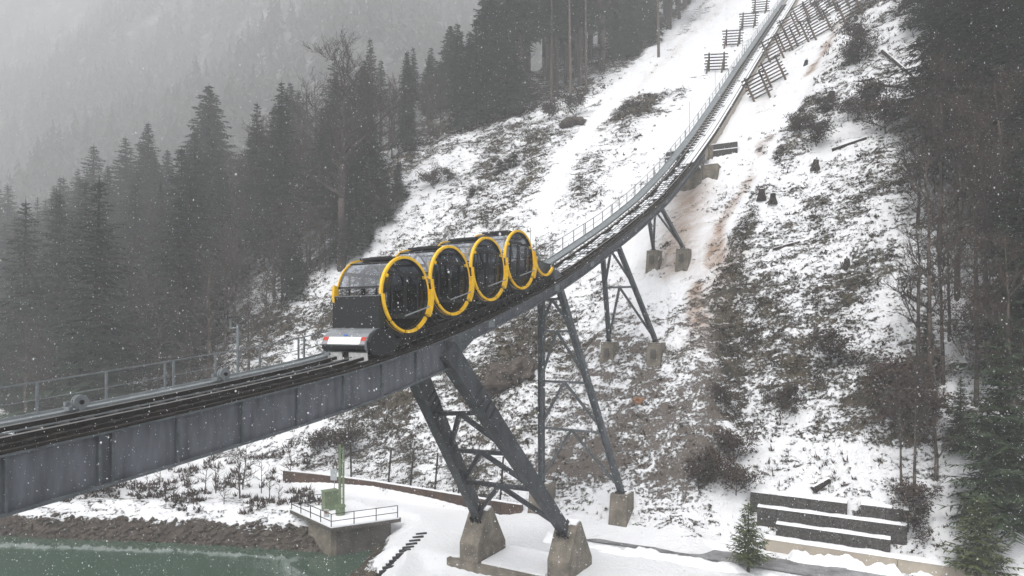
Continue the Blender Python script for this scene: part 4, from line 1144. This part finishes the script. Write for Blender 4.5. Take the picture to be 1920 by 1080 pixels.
def bare_tree(seed, h, spread, mat, bark, levels=4, leaves=None, nlimb=13, low=.3, leafn=3, trunk_r=None, fork=1):
    g = random.Random(seed); tb = MB(); V = []; LV = []
    def ribbon3(p, q, r0, r1):
        d = (q - p).normalized(); a = d.cross(Vector((.31, .7, .64))).normalized(); b = d.cross(a)
        pr = [a, a * -.5 + b * .866, a * -.5 - b * .866]
        for k in range(3):
            k2 = (k + 1) % 3
            V.append([p + pr[k] * r0, p + pr[k2] * r0, q + pr[k] * r1]); V.append([p + pr[k2] * r0, q + pr[k2] * r1, q + pr[k] * r1])
    def grow(p, d, L, r, lev):
        n = 3 if lev < levels else 2; q = p
        for k in range(n):
            d2 = (d + Vector((g.uniform(-.22, .22), g.uniform(-.22, .22), g.uniform(-.05, .20)))).normalized()
            q2 = q + d2 * L / n; r2 = r * (1 - .75 * (k + 1) / n) + .004
            ribbon3(q, q2, r * (1 - .75 * k / n) + .004, r2)
            if lev < levels:
                for _ in range(3 if lev == levels - 1 else 2):
                    ax = Vector((g.uniform(-1, 1), g.uniform(-1, 1), g.uniform(-.3, .9))).normalized()
                    nd = (d2 * .75 + ax * .75).normalized()
                    grow(q + (q2 - q) * g.uniform(.3, 1), nd, L * g.uniform(.38, .62), r2 * .62 + .003, lev + 1)
            elif leaves and g.random() < .8:
                for _ in range(leafn):
                    c = q2 + Vector((g.uniform(-.3, .3), g.uniform(-.3, .3), g.uniform(-.35, .1)))
                    a = Vector((g.uniform(-1, 1), g.uniform(-1, 1), g.uniform(-1, 1))).normalized() * .11; b = Vector((g.uniform(-1, 1), g.uniform(-1, 1), g.uniform(-1, 1))).normalized() * .12
                    LV.append([c, c + a, c + b])
            q, d = q2, d2
    tr_ = trunk_r or h * .012 + .03
    pts = [Vector((0, 0, -.8))]
    for k in range(1, 7):
        pts.append(Vector((g.uniform(-.02, .02) * h * k / 6, g.uniform(-.02, .02) * h * k / 6, h * .93 * k / 6)))
    for k in range(6): tb.tube(pts[k], pts[k + 1], tr_ * (1 - .15 * k), tr_ * (1 - .15 * (k + 1)) + .005, 7)
    for k in range(nlimb):
        u = low + (1 - low) * (k + g.random()) / nlimb * .97
        i = min(5, int(u * 6)); p = pts[i].lerp(pts[i + 1], u * 6 - i)
        a = g.uniform(0, 6.28); el = g.uniform(.35, .95)
        d = Vector((math.cos(a) * math.cos(el), math.sin(a) * math.cos(el), math.sin(el)))
        grow(p, d, spread * (1.1 - .7 * u) * g.uniform(.75, 1.2), tr_ * .45 * (1.1 - u) + .012, 2)
    crown = tri_mesh('crown', V, mat)
    lm = tri_mesh('foliage', LV, leaves) if leaves and LV else None
    return tb.mesh('trunk', bark, smooth=True), crown, lm

CON = [conifer(100 + i, 20.0, 3.4 + .35 * i, 44, 10, 11, M['needles'], M['bark'], tipw=1.2, ragged=.42) for i in range(5)]
CON_THIN = [conifer(150 + i, 22.0, 2.5 + .35 * i, 32, 7, 6, M['needles'], M['bark'], base=.42, ragged=.5, tipw=1.3) for i in range(3)]
CON_NEAR = [conifer(200 + i, 18.0, 4.0 + .4 * i, 40, 13, 15, M['needles_near'], M['bark'], base=.04, droop=.22, tipw=.8) for i in range(3)]
YOUNG = [conifer(300 + i, 4.0, 1.15 + .1 * i, 20, 9, 8, M['needles_young'], M['bark'], base=.20, droop=.0, tipw=.42) for i in range(2)]
BARE = [bare_tree(400 + i, 18.0, 4.6, M['twig'], M['bark'], 4, None, 12, .3) for i in range(4)]
BEECH = [bare_tree(450 + i, 16.0, 5.0, M['twig'], M['bark'], 4, M['beech'], 13, .15, 4) for i in range(3)]
SAPL = [bare_tree(500 + i, 5.0, 1.4, M['twig'], M['bark'], 3, None, 9, .15, trunk_r=.06) for i in range(4)]
SHRUB = [bare_tree(550 + i, 1.6, 1.3, M['twig'], M['bark'], 4, M['heather'], 7, .05, 2, trunk_r=.03) for i in range(3)]
REDSH = [bare_tree(580 + i, 1.6, 1.3, M['twig'], M['bark'], 4, M['rustleaf'], 7, .05, 3, trunk_r=.03) for i in range(2)]
GRSH = [conifer(590 + i, 1.8, .95, 12, 8, 6, M['needles_near'], M['bark'], base=.02, droop=.1, tipw=.4) for i in range(2)]

def plant(name, label, cat, meshes, p, scale, group=None, lean=0.0, sx=1.0):
    r = thing(name, label, cat, p, random.uniform(0, 6.28), group)
    r.rotation_euler.x = random.uniform(-lean, lean); r.rotation_euler.y = random.uniform(-lean, lean)
    w_ = sx * (random.uniform(1.0, 1.6) if sx == 1.0 and group else 1.0)
    r.scale = (scale * w_, scale * w_, scale)
    tb = link_mesh('trunk', meshes[0], r); link_mesh('crown', meshes[1], r)
    if len(meshes) > 2 and meshes[2] is not None: link_mesh('foliage', meshes[2], r)
    return r

# -------- forest on the left and above
def in_view(x, y): return -.86 < x / y < .86
pts_ = []
cand = rng.uniform((17, 0), (185, 240), (75000, 2))
cs_, ct_ = cand[:, 0] + .18 * np.maximum(0, cand[:, 1] - 55), cand[:, 1]
cx = ORG[0] + cs_ * U2[0] + ct_ * T2[0]; cy = ORG[1] + cs_ * U2[1] + ct_ * T2[1]
raw_ = cs_; cs_ = s_eff(cs_, ct_); ft_ = np.interp(cs_, FOR_S, FOR_T); se_ = np.interp(ct_, EDGE_T, EDGE_S)
ok = (ct_ > ft_ + 1.0 + 2.5 * rng.random(len(cs_))) & (cs_ < se_ + 12) & (cx / cy > -.84)
# leave the shoreline free
ok &= (shore_dist(cx, cy) > 12) & ((cs_ > 26) | (ct_ > 66))
cz0 = H(cx, cy)
def zone(x, y, front, upper):
    k = 960 + FPX * x / y
    if upper: a = 'at the top edge' if k > 1130 else ('above the snowfield' if k > 900 else 'left of the snowfield')
    else: a = 'at the far left' if k < 200 else ('above the left railing' if k < 430 else ('left of the train' if k < 620 else 'behind the tallest bare tree'))
    b = 'front' if front < 9 else ('middle' if front < 28 else ('back' if front < 55 else 'far back'))
    return b + ' of the forest ' + a
GRF = {'spruce_tree': 'spruces of the left hillside forest', 'slender_spruce': 'slender spruces of the forest above the snowfield', 'bare_tree': 'bare trees of the left hillside forest', 'beech_tree': 'brown leaved beeches of the left hillside forest'}
kept = np.zeros((0, 2)); nfor = {'spruce_tree': 0, 'slender_spruce': 0, 'bare_tree': 0, 'beech_tree': 0}
order = np.argsort(np.hypot(cx, cy) + rng.uniform(0, 30, len(cx)))
total = 0
for i in order:
    if not ok[i]: continue
    p2 = np.array([cx[i], cy[i]])
    upper = cs_[i] > 76; kpx = 960 + FPX * cx[i] / cy[i]
    if 700 < kpx < 905 and cs_[i] > 62 and random.random() < .38: continue
    up_sc = 1.35 if kpx > 930 and upper else (.75 if 700 < kpx < 905 and upper else 1.0)
    left_sc = 1.5 if kpx < 200 else (1.25 if kpx < 400 else 1.0)
    md = 4.4 if not upper else 4.8
    if len(kept) and (np.hypot(*(kept - p2).T) < md).any(): continue
    front = ct_[i] - ft_[i]
    if front > 62 and cs_[i] < 70 and random.random() < .35: continue
    kept = np.vstack([kept, p2]); total += 1
    if total > 430: break
    q_ = random.random(); lowzone = cs_[i] < 46
    if upper:
        nm = 'slender_spruce' if q_ < .50 else ('spruce_tree' if q_ < .64 else 'bare_tree')
    else:
        nm = 'spruce_tree' if q_ < (.40 if kpx < 450 else .26) else ('beech_tree' if q_ < .72 else 'bare_tree')
        if front < 9 and lowzone: nm = 'beech_tree' if q_ < .55 else ('spruce_tree' if q_ < .78 else 'bare_tree')
    p = Vector((cx[i], cy[i], cz0[i] - .1))
    small = front < 6 and not upper
    zn = zone(p.x, p.y, front, upper)
    if nm == 'spruce_tree': plant(nm, 'dark spruce in the ' + zn, 'spruce', CON[total % 5], p, random.choice((.55, .75, .9, 1.0, 1.15)) * random.uniform(.9, 1.1) * (.62 if small else 1) * up_sc * left_sc, nm.replace('_', ' ') + 's: ' + zn, .02)
    elif nm == 'slender_spruce': plant(nm, 'slender spruce in the ' + zn, 'spruce', CON_THIN[total % 3], p, random.uniform(.85, 1.2) * up_sc, nm.replace('_', ' ') + 's: ' + zn, .02)
    elif nm == 'bare_tree': plant(nm, 'bare tree in the ' + zn, 'tree', BARE[total % 4], p, random.uniform(.7, 1.15) * (.7 if small else 1) * up_sc, nm.replace('_', ' ') + 's: ' + zn, .04)
    else: plant(nm, 'brown beech in the ' + zn, 'beech', BEECH[total % 3], p, random.uniform(.6, .95) * (.7 if small else 1), nm.replace('_', ' ') + 's: ' + zn, .04)
    nfor[nm] += 1

# -------- marked individuals on the left
def mark(px, py, top, meshes, h0, name, label, cat, sx=1.0, group=None, lean=.0):
    p = hit(px, py)
    if p is None: return
    h = (py - top) / FPX * p.y
    return plant(name, label, cat, meshes, p - UP * .15, h / h0, group, lean, sx)
BIGB = bare_tree(441, 20.0, 7.5, M['twig'], M['bark'], 5, None, 15, .34, trunk_r=.40)
mark(640, 500, 85, BIGB, 20.0, 'bare_tree', 'tallest bare tree standing above the spruces left of centre', 'tree', 1.05)
mark(690, 420, 165, CON[2], 20.0, 'spruce_tree', 'dark spruce just right of the tallest bare tree', 'spruce', 1.1)
mark(528, 470, 152, CON[3], 20.0, 'spruce_tree', 'dark pointed spruce topping the trees left of the bare tree', 'spruce', .95)
mark(482, 470, 190, CON[1], 20.0, 'spruce_tree', 'dark spruce second in line left of the bare tree', 'spruce', 1.0)
mark(950, 222, -12, CON[4], 20.0, 'spruce_tree', 'tall dark spruce at the forest edge above the snowfield', 'spruce', .95)
mark(893, 240, 34, CON[0], 20.0, 'spruce_tree', 'pointed spruce just left of the tall edge spruce', 'spruce', .8)
mark(865, 246, 58, CON[2], 20.0, 'spruce_tree', 'grey spruce left of the pointed pair at the upper edge', 'spruce', .7)
mark(762, 282, 96, CON[1], 20.0, 'spruce_tree', 'hazy lone spruce between the two forest parts', 'spruce', .9)
for k, (px, py, top, kd) in enumerate(((600, 506, 380, 0), (632, 492, 352, 1), (668, 470, 330, 2), (700, 446, 335, 0), (722, 420, 318, 1), (746, 380, 300, 2), (575, 520, 400, 3), (655, 486, 380, 4), (690, 458, 400, 1), (610, 512, 420, 2), (545, 560, 420, 0), (560, 540, 440, 1), (738, 402, 340, 4))):
    mark(px, py, top, CON[kd] if k % 3 else BEECH[k % 3], 20.0 if k % 3 else 16.0, 'spruce_tree' if k % 3 else 'beech_tree', 'low dark tree at the snowfield edge below the tallest bare tree', 'spruce' if k % 3 else 'beech', 1.45, 'low trees at the edge of the left snowfield')
PINE = [conifer(700, 24.0, 2.0, 9, 6, 5, M['needles'], M['bark_pale'], base=.72, ragged=.5)]
for (px, py, lab) in ((1099, 168, 'pale straight trunk at the forest edge nearest the snowfield'), (1034, 190, 'pale straight trunk leaning slightly in the forest edge'), (1070, 182, 'pale slim trunk between two paler ones'), (1235, 108, 'pale trunk at the right end of the upper forest')):
    mark(px, py, py - 300, PINE[0], 24.0, 'pine_tree', lab, 'pine', .62, None, .02)

# -------- right hand wood
GRT = 'trees of the wood on the right'
for (px, py, top, kind, lab) in (
        (1885, 985, 600, 'near', 'broad dark fir at the right edge above the road'), (1905, 700, 250, 'near', 'dark fir cut by the right edge halfway up'),
        (1780, 250, -160, 'near', 'big dark fir at the top right beside the heath'), (1850, 330, -200, 'near', 'big dark fir at the top right behind the first one'),
        (1910, 430, -60, 'near', 'dark fir at the upper right edge'), (1740, 700, 560, 'near', 'low green fir among bare trees on the right'),
        (1800, 845, 700, 'near', 'small fir below the tall one on the right'),
        (1795, 560, 150, 'beech', 'brown leaved beech in the middle of the right wood'), (1850, 610, 180, 'beech', 'brown leaved beech behind the right firs'),
        (1760, 470, 110, 'beech', 'brown leaved beech at the left side of the right wood'), (1880, 560, 120, 'beech', 'brown leaved beech near the right edge'),
        (1820, 420, 60, 'beech', 'brown leaved beech high in the right wood'), (1720, 420, 180, 'beech', 'small brown beech at the heath edge'),
        (1900, 800, 420, 'beech', 'brown leaved beech low at the right edge'), (1830, 760, 420, 'beech', 'brown leaved beech above the small fir'),
        (1745, 725, 270, 'bare', 'dark many branched bare tree at the edge of the heath'), (1722, 740, 330, 'bare', 'slim bare tree left of the many branched one'),
        (1768, 720, 350, 'bare', 'bare tree just right of the many branched one'), (1830, 640, 200, 'bare', 'bare tree with a pale trunk in the right wood'),
        (1715, 925, 640, 'bare', 'pale slim bare tree at the end of the terraces'), (1690, 905, 690, 'bare', 'thin bare tree above the terraces'),
        (1755, 900, 620, 'beech', 'reddish leaved beech beside the terraces'), (1780, 640, 330, 'bare', 'bare tree in the gap of the right wood')):
    ms3 = {'near': CON_NEAR, 'beech': BEECH, 'bare': BARE}[kind]; h0 = {'near': 18.0, 'beech': 16.0, 'bare': 18.0}[kind]
    nm = {'near': 'fir_tree', 'beech': 'beech_tree', 'bare': 'bare_tree'}[kind]
    mark(px, py, top, ms3[(px + py) % len(ms3)], h0, nm, lab, {'near': 'fir', 'beech': 'beech', 'bare': 'tree'}[kind], {'near': 1.05, 'beech': 1.0, 'bare': .8}[kind], None, .03)
# fill behind
nf = 0
for _ in range(4000):
    s, t = random.uniform(34, 110), random.uniform(-75, -22)
    p = W(s, t, 0)
    k = p.x / p.y
    lim = np.interp(s, [30, 60, 80, 110], [.60, .62, .64, .66])
    if k < lim or k > .88: continue
    if len(kept) and (np.hypot(kept[:, 0] - p.x, kept[:, 1] - p.y) < 3.6).any(): continue
    kept = np.vstack([kept, [p.x, p.y]]); nf += 1
    if nf > 40: break
    z = hz(p.x, p.y) - .2; p = Vector((p.x, p.y, z))
    if random.random() < (.16 if s < 62 else .5): plant('fir_tree', 'dark fir deep in the wood on the right', 'fir', CON_NEAR[nf % 3], p, random.uniform(.7, 1.1), 'firs deep in the right wood', .02)
    elif random.random() < .5: plant('bare_tree', 'bare tree deep in the wood on the right', 'tree', BARE[nf % 4], p, random.uniform(.6, .9), 'bare trees deep in the right wood', .03)
    else: plant('beech_tree', 'brown leaved beech deep in the wood on the right', 'beech', BEECH[nf % 3], p, random.uniform(.6, .9), 'beeches deep in the right wood', .03)

# -------- young trees by the road
p = ptp(1403, 1074); plant('young_fir', 'small green young fir standing alone in front of the terraces', 'young fir', YOUNG[0], Vector((p.x, p.y, -15.1)), 1.08, None, .0)
p = ptp(1836, 1100); plant('young_fir', 'young green fir in front of the concrete wall at the lower right', 'young fir', YOUNG[1], Vector((p.x, p.y, -15.1)), 1.30, None, .0, 1.15)

# -------- saplings on the river bank
for k, (px, py, hh) in enumerate(((352, 930, 3.4), (385, 918, 3.0), (300, 905, 3.0), (450, 935, 4.4), (455, 918, 4.8), (490, 925, 3.6), (325, 940, 2.4), (420, 945, 2.6), (250, 930, 2.2), (505, 935, 3.2),
                                 (545, 905, 3.0), (160, 935, 2.0), (210, 930, 2.4), (280, 932, 2.6), (523, 948, 2.0), (405, 925, 3.6), (572, 948, 1.6))):
    p = hit(px, py)
    if p: plant('sapling', 'thin leafless sapling on the snowy river bank', 'sapling', SAPL[k % 4], p - UP * .05, hh / 5.0, 'saplings on the river bank', .10)
for k, (px, py) in enumerate(((40, 770), (90, 765), (130, 755), (175, 760), (230, 740), (300, 735), (350, 730), (15, 740))):
    p = hit(px, py)
    if p: plant('sapling', 'thin leafless sapling behind the left railing', 'sapling', SAPL[k % 4], p - UP * .05, random.uniform(.7, 1.1), 'saplings behind the left railing', .10)

# -------- shrubs one can tell apart
def shrub(px, py, sc, kind, label):
    p = hit(px, py)
    if p is None: return
    ms3 = {'d': SHRUB, 'r': REDSH, 'g': GRSH}[kind]
    plant('shrub' if kind != 'g' else 'dwarf_fir', label, 'shrub', ms3[(px + py) % len(ms3)], p - UP * .05, sc, None, .15, 1.25)
for (px, py, sc, kd, lab) in ((962, 312, 1.3, 'g', 'dark dwarf fir on the left snowfield'), (940, 322, 1.0, 'g', 'smaller dwarf fir just left of the dark one on the snowfield'),
        (840, 345, 1.2, 'd', 'dark bush at the left edge of the snowfield near the trees'), (812, 352, 1.4, 'r', 'brown bush beside the dark bush at the forest edge'),
        (885, 366, .9, 'g', 'little dark fir low on the snowfield'), (1080, 218, 1.8, 'd', 'dark bush on the knoll above the left snowfield'), (1030, 225, 1.5, 'd', 'dark bush left of the knoll'),
        (1608, 85, 1.6, 'r', 'reddish brush at the top of the right heath'), (1612, 120, 1.6, 'r', 'reddish brush below the topmost brush on the right heath'),
        (1640, 215, 1.8, 'r', 'tall reddish bush in the upper right heath'), (1660, 250, 1.8, 'r', 'wide reddish bush beside the wood edge'),
        (1600, 118, 1.1, 'g', 'small green dwarf fir below the barriers'), (1590, 225, 1.3, 'd', 'dark round bush in the middle of the right heath'),
        (1530, 275, 1.4, 'd', 'dark bush with bare twigs near the right lip'), (1500, 250, 1.1, 'r', 'reddish bush near the corridor lip'),
        (1625, 205, 1.2, 'g', 'green dwarf fir left of the tall reddish bush'), (1540, 215, 1.1, 'd', 'dark bush above the round bush'),
        (1340, 905, 1.2, 'r', 'red brown bush above the road left of the terraces'), (1375, 870, 1.25, 'r', 'tall red brown bush just above the terraces'), (1310, 920, 1.2, 'd', 'dark bush low left of the terraces'),
        (1480, 770, 1.0, 'd', 'dark bush high above the terraces'), (1350, 760, .9, 'd', 'dark bush on the lower right slope'), (1560, 690, 1.5, 'd', 'dark bush in the shallow gully on the right'),
        (640, 858, 1.6, 'd', 'dark bush behind the twin green posts'), (600, 850, 1.2, 'd', 'dark bush left of the twin green posts'), (180, 930, 1.3, 'd', 'dark bush on the river bank under the bridge'),
        (1704, 962, 1.0, 'r', 'reddish brush at the right end of the terraces'), (1712, 1000, 1.0, 'd', 'dark brush low at the right end of the terraces'), (1380, 930, 1.1, 'r', 'reddish brush at the left end of the terraces'),
        (1700, 820, 1.8, 'r', 'dark red bush at the foot of the right wood'), (1680, 760, 1.7, 'r', 'dark red bush above the foot of the right wood')):
    shrub(px, py, sc, kd, lab)

# -------- stumps, logs, rocks
def stump(px, py, label, sc=1.0):
    p = hit(px, py)
    if p is None: return
    r = thing('tree_stump', label, 'stump', p, 0, 'tree stumps on the right heath'); m = MB()
    tl_ = Vector((random.uniform(-.12, .12), random.uniform(-.1, .1), 0)); m.tube(p - UP * .4, p + UP * .25 * sc, .46 * sc, .27 * sc, 9); m.tube(p + UP * .25 * sc, p + UP * .66 * sc + tl_, .27 * sc, .22 * sc, 9); m.tube(p + UP * .60 * sc + tl_ * .7, p + UP * .92 * sc + tl_ * 1.6, .13 * sc, .03, 5)
    for a_ in (0.4, 2.2, 4.1): m.tube(p + UP * .12 * sc, p + Vector((math.cos(a_), math.sin(a_), -.25)) * .75 * sc, .13 * sc, .05, 5)
    m.build('stem', M['wood_dark'], r); MB().tube(p + UP * .665 * sc + tl_, p + UP * .74 * sc + tl_, .20 * sc, .10 * sc, 9).build('snow_cap', M['snow'], r)
for (px, py, lab, sc) in ((1428, 372, 'thick dark stump nearest the corridor lip', 1.3), (1449, 378, 'broad stump just right of the thick dark one', 1.1), (1558, 188, 'pale tall stump high on the right heath', 1.5),
                          (1511, 122, 'charred thin stump beside the snowfield', 1.0), (1529, 315, 'slim stump below the dark round bush', 1.2), (1605, 40, 'stump beside the rightmost snow barrier', 1.2), (1588, 500, 'short post like stump in the middle of the heath', 1.0)):
    stump(px, py, lab, sc)
def log(p0, p1, r, label):
    a, b = hit(*p0), hit(*p1)
    if a is None or b is None: return
    root = thing('fallen_log', label, 'log', (a + b) / 2, 0, 'fallen logs on the right slope')
    MB().tube(a + UP * (r * .6), b + UP * (r * .6), r, r * .7, 8).build('stem', M['wood_dark'], root)
    MB().tube(a + UP * (r * 1.25), b + UP * (r * 1.15), r * .55, r * .4, 6).build('snow_cap', M['snow'], root)
log((1524, 926), (1555, 905), .26, 'short thick log lying in the snow above the terraces')
log((1655, 98), (1720, 152), .22, 'long fallen log across the upper right heath')
log((1640, 160), (1700, 168), .18, 'thin fallen log below the long one')
log((1560, 285), (1625, 262), .20, 'fallen log beside the dark round bush')
log((1450, 470), (1500, 455), .14, 'thin fallen log on the lower heath')
log((1570, 165), (1640, 150), .16, 'thin fallen log near the pale stump')

def boulder(px, py, r, mat, label, name='boulder', sq=(1, 1, 1), seed=1):
    p = hit(px, py)
    if p is None: return
    import bmesh
    bm = bmesh.new(); bmesh.ops.create_icosphere(bm, subdivisions=4, radius=r)
    for v in bm.verts:
        n = float(fbm(np.array(v.co.x * 1.3 / r + seed * 7.7), np.array(v.co.y * 1.3 / r + v.co.z * 1.1 / r), 4, seed)) - .5
        n2 = float(fbm(np.array(v.co.x * 5 / r + seed), np.array(v.co.y * 5 / r - v.co.z * 4 / r), 3, seed + 3)) - .5
        v.co *= 1 + 1.15 * n + .55 * n2
        v.co.x *= sq[0]; v.co.y *= sq[1]; v.co.z *= sq[2]
    me = bpy.data.meshes.new(name); bm.to_mesh(me); bm.free(); me.materials.append(mat)
    o = link_mesh(name, me); o.location = p; tag(o, label, 'rock')
boulder(965, 712, 2.0, M['rock'], 'brown overgrown rock outcrop behind the raking pier', 'rock_outcrop', (1.3, 1.1, 1.0), 2)
boulder(1197, 752, .42, M['rock_orange'], 'orange brown stone on the dirt slope right of the tallest trestle', 'stone', (1.2, 1, .8), 4)
boulder(1075, 232, 1.3, M['rock'], 'dark rock knoll left of the upper snowfield', 'rock_knoll', (1.6, 1.2, .8), 6)
boulder(744, 975, .22, M['rock'], 'small stone at the end of the platform railing', 'stone', (1.4, 1, .8), 8)

# ------------------------------------------------------------------ ground cover that nobody could count
def tufts(n, seed, size, blades, mat, name, label, dens, hgt=1.0, lim=130):
    g = np.random.default_rng(seed)
    a = g.uniform(-.80, .80, n * 6); r = np.exp(g.uniform(math.log(34), math.log(lim), n * 6))
    x = r * a; y = r
    s, t = st(x, y); bare, dirt, rock, tanv = cover_at(x, y)
    pr = dens(s, t, bare, rock, x, y) * (1 - .75 * dirt)
    keep = g.random(n * 6) < pr; x, y = x[keep][:n], y[keep][:n]
    z = H(x, y); m = len(x)
    sz = size * g.uniform(.5, 1.5, m) * (.7 + y / 160)
    P = np.stack([x, y, z - .03], 1)
    V = np.zeros((m, blades, 3, 3), np.float32)
    for b in range(blades):
        an = g.uniform(0, 6.283, m); el = g.uniform(.1, 1.2, m); l = sz * g.uniform(.5, 1.15, m)
        d = np.stack([np.cos(an) * np.cos(el), np.sin(an) * np.cos(el), np.sin(el) * hgt], 1) * l[:, None]
        w = np.stack([-np.sin(an), np.cos(an), np.zeros(m)], 1) * (sz * g.uniform(.07, .20, m))[:, None]
        off = np.stack([g.normal(0, .22, m), g.normal(0, .22, m), np.zeros(m)], 1) * sz[:, None]
        V[:, b, 0] = P + off - w; V[:, b, 1] = P + off + w; V[:, b, 2] = P + off + d
    tag(link_mesh(name, tri_mesh(name, V.reshape(-1, 3), mat)), label, kind='stuff')
def d_brush(s, t, bare, rock, x, y):
    n = fbm(x * .8, y * .8, 3, 501)
    return np.clip((bare - .18) * 1.5, 0, 1) * sst(.45, .6, n + (bare - .4) * .4) * (s > 21.8) * (1 - rock)
def d_heather(s, t, bare, rock, x, y):
    n = fbm(x * .7 + 40, y * .7, 3, 511)
    return np.clip((bare - .25) * 1.5, 0, 1) * sst(.47, .60, n + (bare - .4) * .5) * (s > 21.8) * (1 - rock)
def d_bank(s, t, bare, rock, x, y):
    n = fbm(x * .6 + 9, y * .6, 3, 521)
    d = shore_dist(x, y)
    return sst(.50, .60, n) * ((d > 2.6) & (d < 17) & (x < -15) & (s < 30)) * .9
tufts(22000, 1, .26, 9, M['brush'], 'dead_grass', 'dead brown grass tufts poking through the snow', d_brush)
tufts(16000, 2, .28, 9, M['heather'], 'heather', 'dark low heath brush poking through the snow', d_heather)
tufts(6500, 3, .40, 9, M['heather'], 'bank_brush', 'dark low brush on the snowy river bank', d_bank, 1.2, 90)
tufts(2200, 4, .32, 8, M['rustleaf'], 'red_brush', 'scattered reddish brush on the heath', lambda s, t, b, r, x, y: sst(.52, .62, fbm(x * .15, y * .15, 3, 531)) * (t < -9) * (s > 26) * .7, 1.3)

# bank rocks along the waterline
g = np.random.default_rng(61); V = []; F = []
bx_ = []; 
for _ in range(2600):
    i = g.integers(1, 7); u = g.random(); (ax, ay), (bx2, by2) = SHORE[i], SHORE[i + 1]
    L_ = math.hypot(bx2 - ax, by2 - ay); nx_, ny_ = -(by2 - ay) / L_, (bx2 - ax) / L_
    dd = g.uniform(-.4, 3.4)
    bx_.append((ax + (bx2 - ax) * u - 0 * nx_, ay + (by2 - ay) * u, nx_, ny_, dd))
B = np.array(bx_); X = B[:, 0] + B[:, 2] * B[:, 4]; Y = B[:, 1] + B[:, 3] * B[:, 4]
dsh = shore_dist(X, Y); sel = (dsh > -.6) & (dsh < 1.9) & (X < -11.5); X, Y = X[sel], Y[sel]; Z = H(X, Y)
base = np.array([[1, 0, 0], [-1, 0, 0], [0, 1, 0], [0, -1, 0], [0, 0, 1], [0, 0, -1]], float)
of = np.array([[0, 2, 4], [2, 1, 4], [1, 3, 4], [3, 0, 4], [2, 0, 5], [1, 2, 5], [3, 1, 5], [0, 3, 5]])
n = len(X); sc = g.uniform(.10, .38, (n, 1, 3)) * np.array([1.3, 1.0, .7]); an = g.uniform(0, 6.28, n)
vv = base[None] * sc * g.uniform(.7, 1.3, (n, 6, 1)); c_, s_ = np.cos(an)[:, None], np.sin(an)[:, None]
vv = np.stack([vv[..., 0] * c_ - vv[..., 1] * s_, vv[..., 0] * s_ + vv[..., 1] * c_, vv[..., 2]], -1) + np.stack([X, Y, Z], 1)[:, None]
ff = (of[None] + (np.arange(n) * 6)[:, None, None]).reshape(-1, 3)
tag(link_mesh('bank_rocks', np_mesh('bank_rocks', vv.reshape(-1, 3), ff, M['rock'])), 'dark broken rocks lining the river bank', kind='stuff')

# far forest on the mountain across the valley
g = np.random.default_rng(71); n = 11500
X = g.uniform(-1300, 460, n * 2); Y = 310 + 1000 * g.random(n * 2) ** 1.3
sel = (np.abs(X / Y) < .95) & (fbm(X * .009, Y * .009, 3, 81) > np.interp(Y, [345, 640, 1000, 1200], [.0, .14, .28, .45])); X, Y = X[sel][:n], Y[sel][:n]; n = len(X); Z = HB(X, Y) - 1.5
hh = g.uniform(18, 40, n); V = np.zeros((n, 34, 3, 3), np.float32); P = np.stack([X, Y, Z], 1)
for k in range(34):
    u = (k + .5) / 34 * .96; a = g.uniform(0, 6.283, n); r_ = hh * .19 * (1 - u) ** .85 * g.uniform(.6, 1.3, n) + .3
    c = P + np.stack([0 * X, 0 * X, hh * (.08 + .92 * u)], 1)
    d = np.stack([np.cos(a), np.sin(a), g.uniform(-.7, -.1, n)], 1); w = np.stack([-np.sin(a), np.cos(a), 0 * a], 1)
    V[:, k, 0] = c + np.stack([0 * X, 0 * X, hh * .10], 1); V[:, k, 1] = c + d * r_[:, None] + w * (r_ * .55)[:, None]; V[:, k, 2] = c + d * r_[:, None] - w * (r_ * .55)[:, None]
tag(link_mesh('far_forest', tri_mesh('far_forest', V.reshape(-1, 3), M['far_wood'])), 'far conifer forest fading into the falling snow', kind='stuff')

# falling snow
g = np.random.default_rng(81); n = 150000
r = 4.2 + 47 * g.random(n) ** .62
X = r * g.uniform(-1.0, 1.0, n); Y = r; Z = r * g.uniform(-.50, .60, n)
keep = Z > H(X, Y) + .2; X, Y, Z, r = X[keep], Y[keep], Z[keep], r[keep]; n = len(X)
sz = g.uniform(.0027, .0066, (n, 1, 1)) * (1 + .5 * (g.random((n, 1, 1)) > .95))
vv = base[None] * sz * np.array([1, 1, 1.3]) * g.uniform(.7, 1.3, (n, 6, 1)) + np.stack([X, Y, Z], 1)[:, None]
ff = (of[None] + (np.arange(n) * 6)[:, None, None]).reshape(-1, 3)
tag(link_mesh('falling_snow', np_mesh('falling_snow', vv.reshape(-1, 3), ff, M['snow'])), 'white snowflakes falling through the air', kind='stuff')
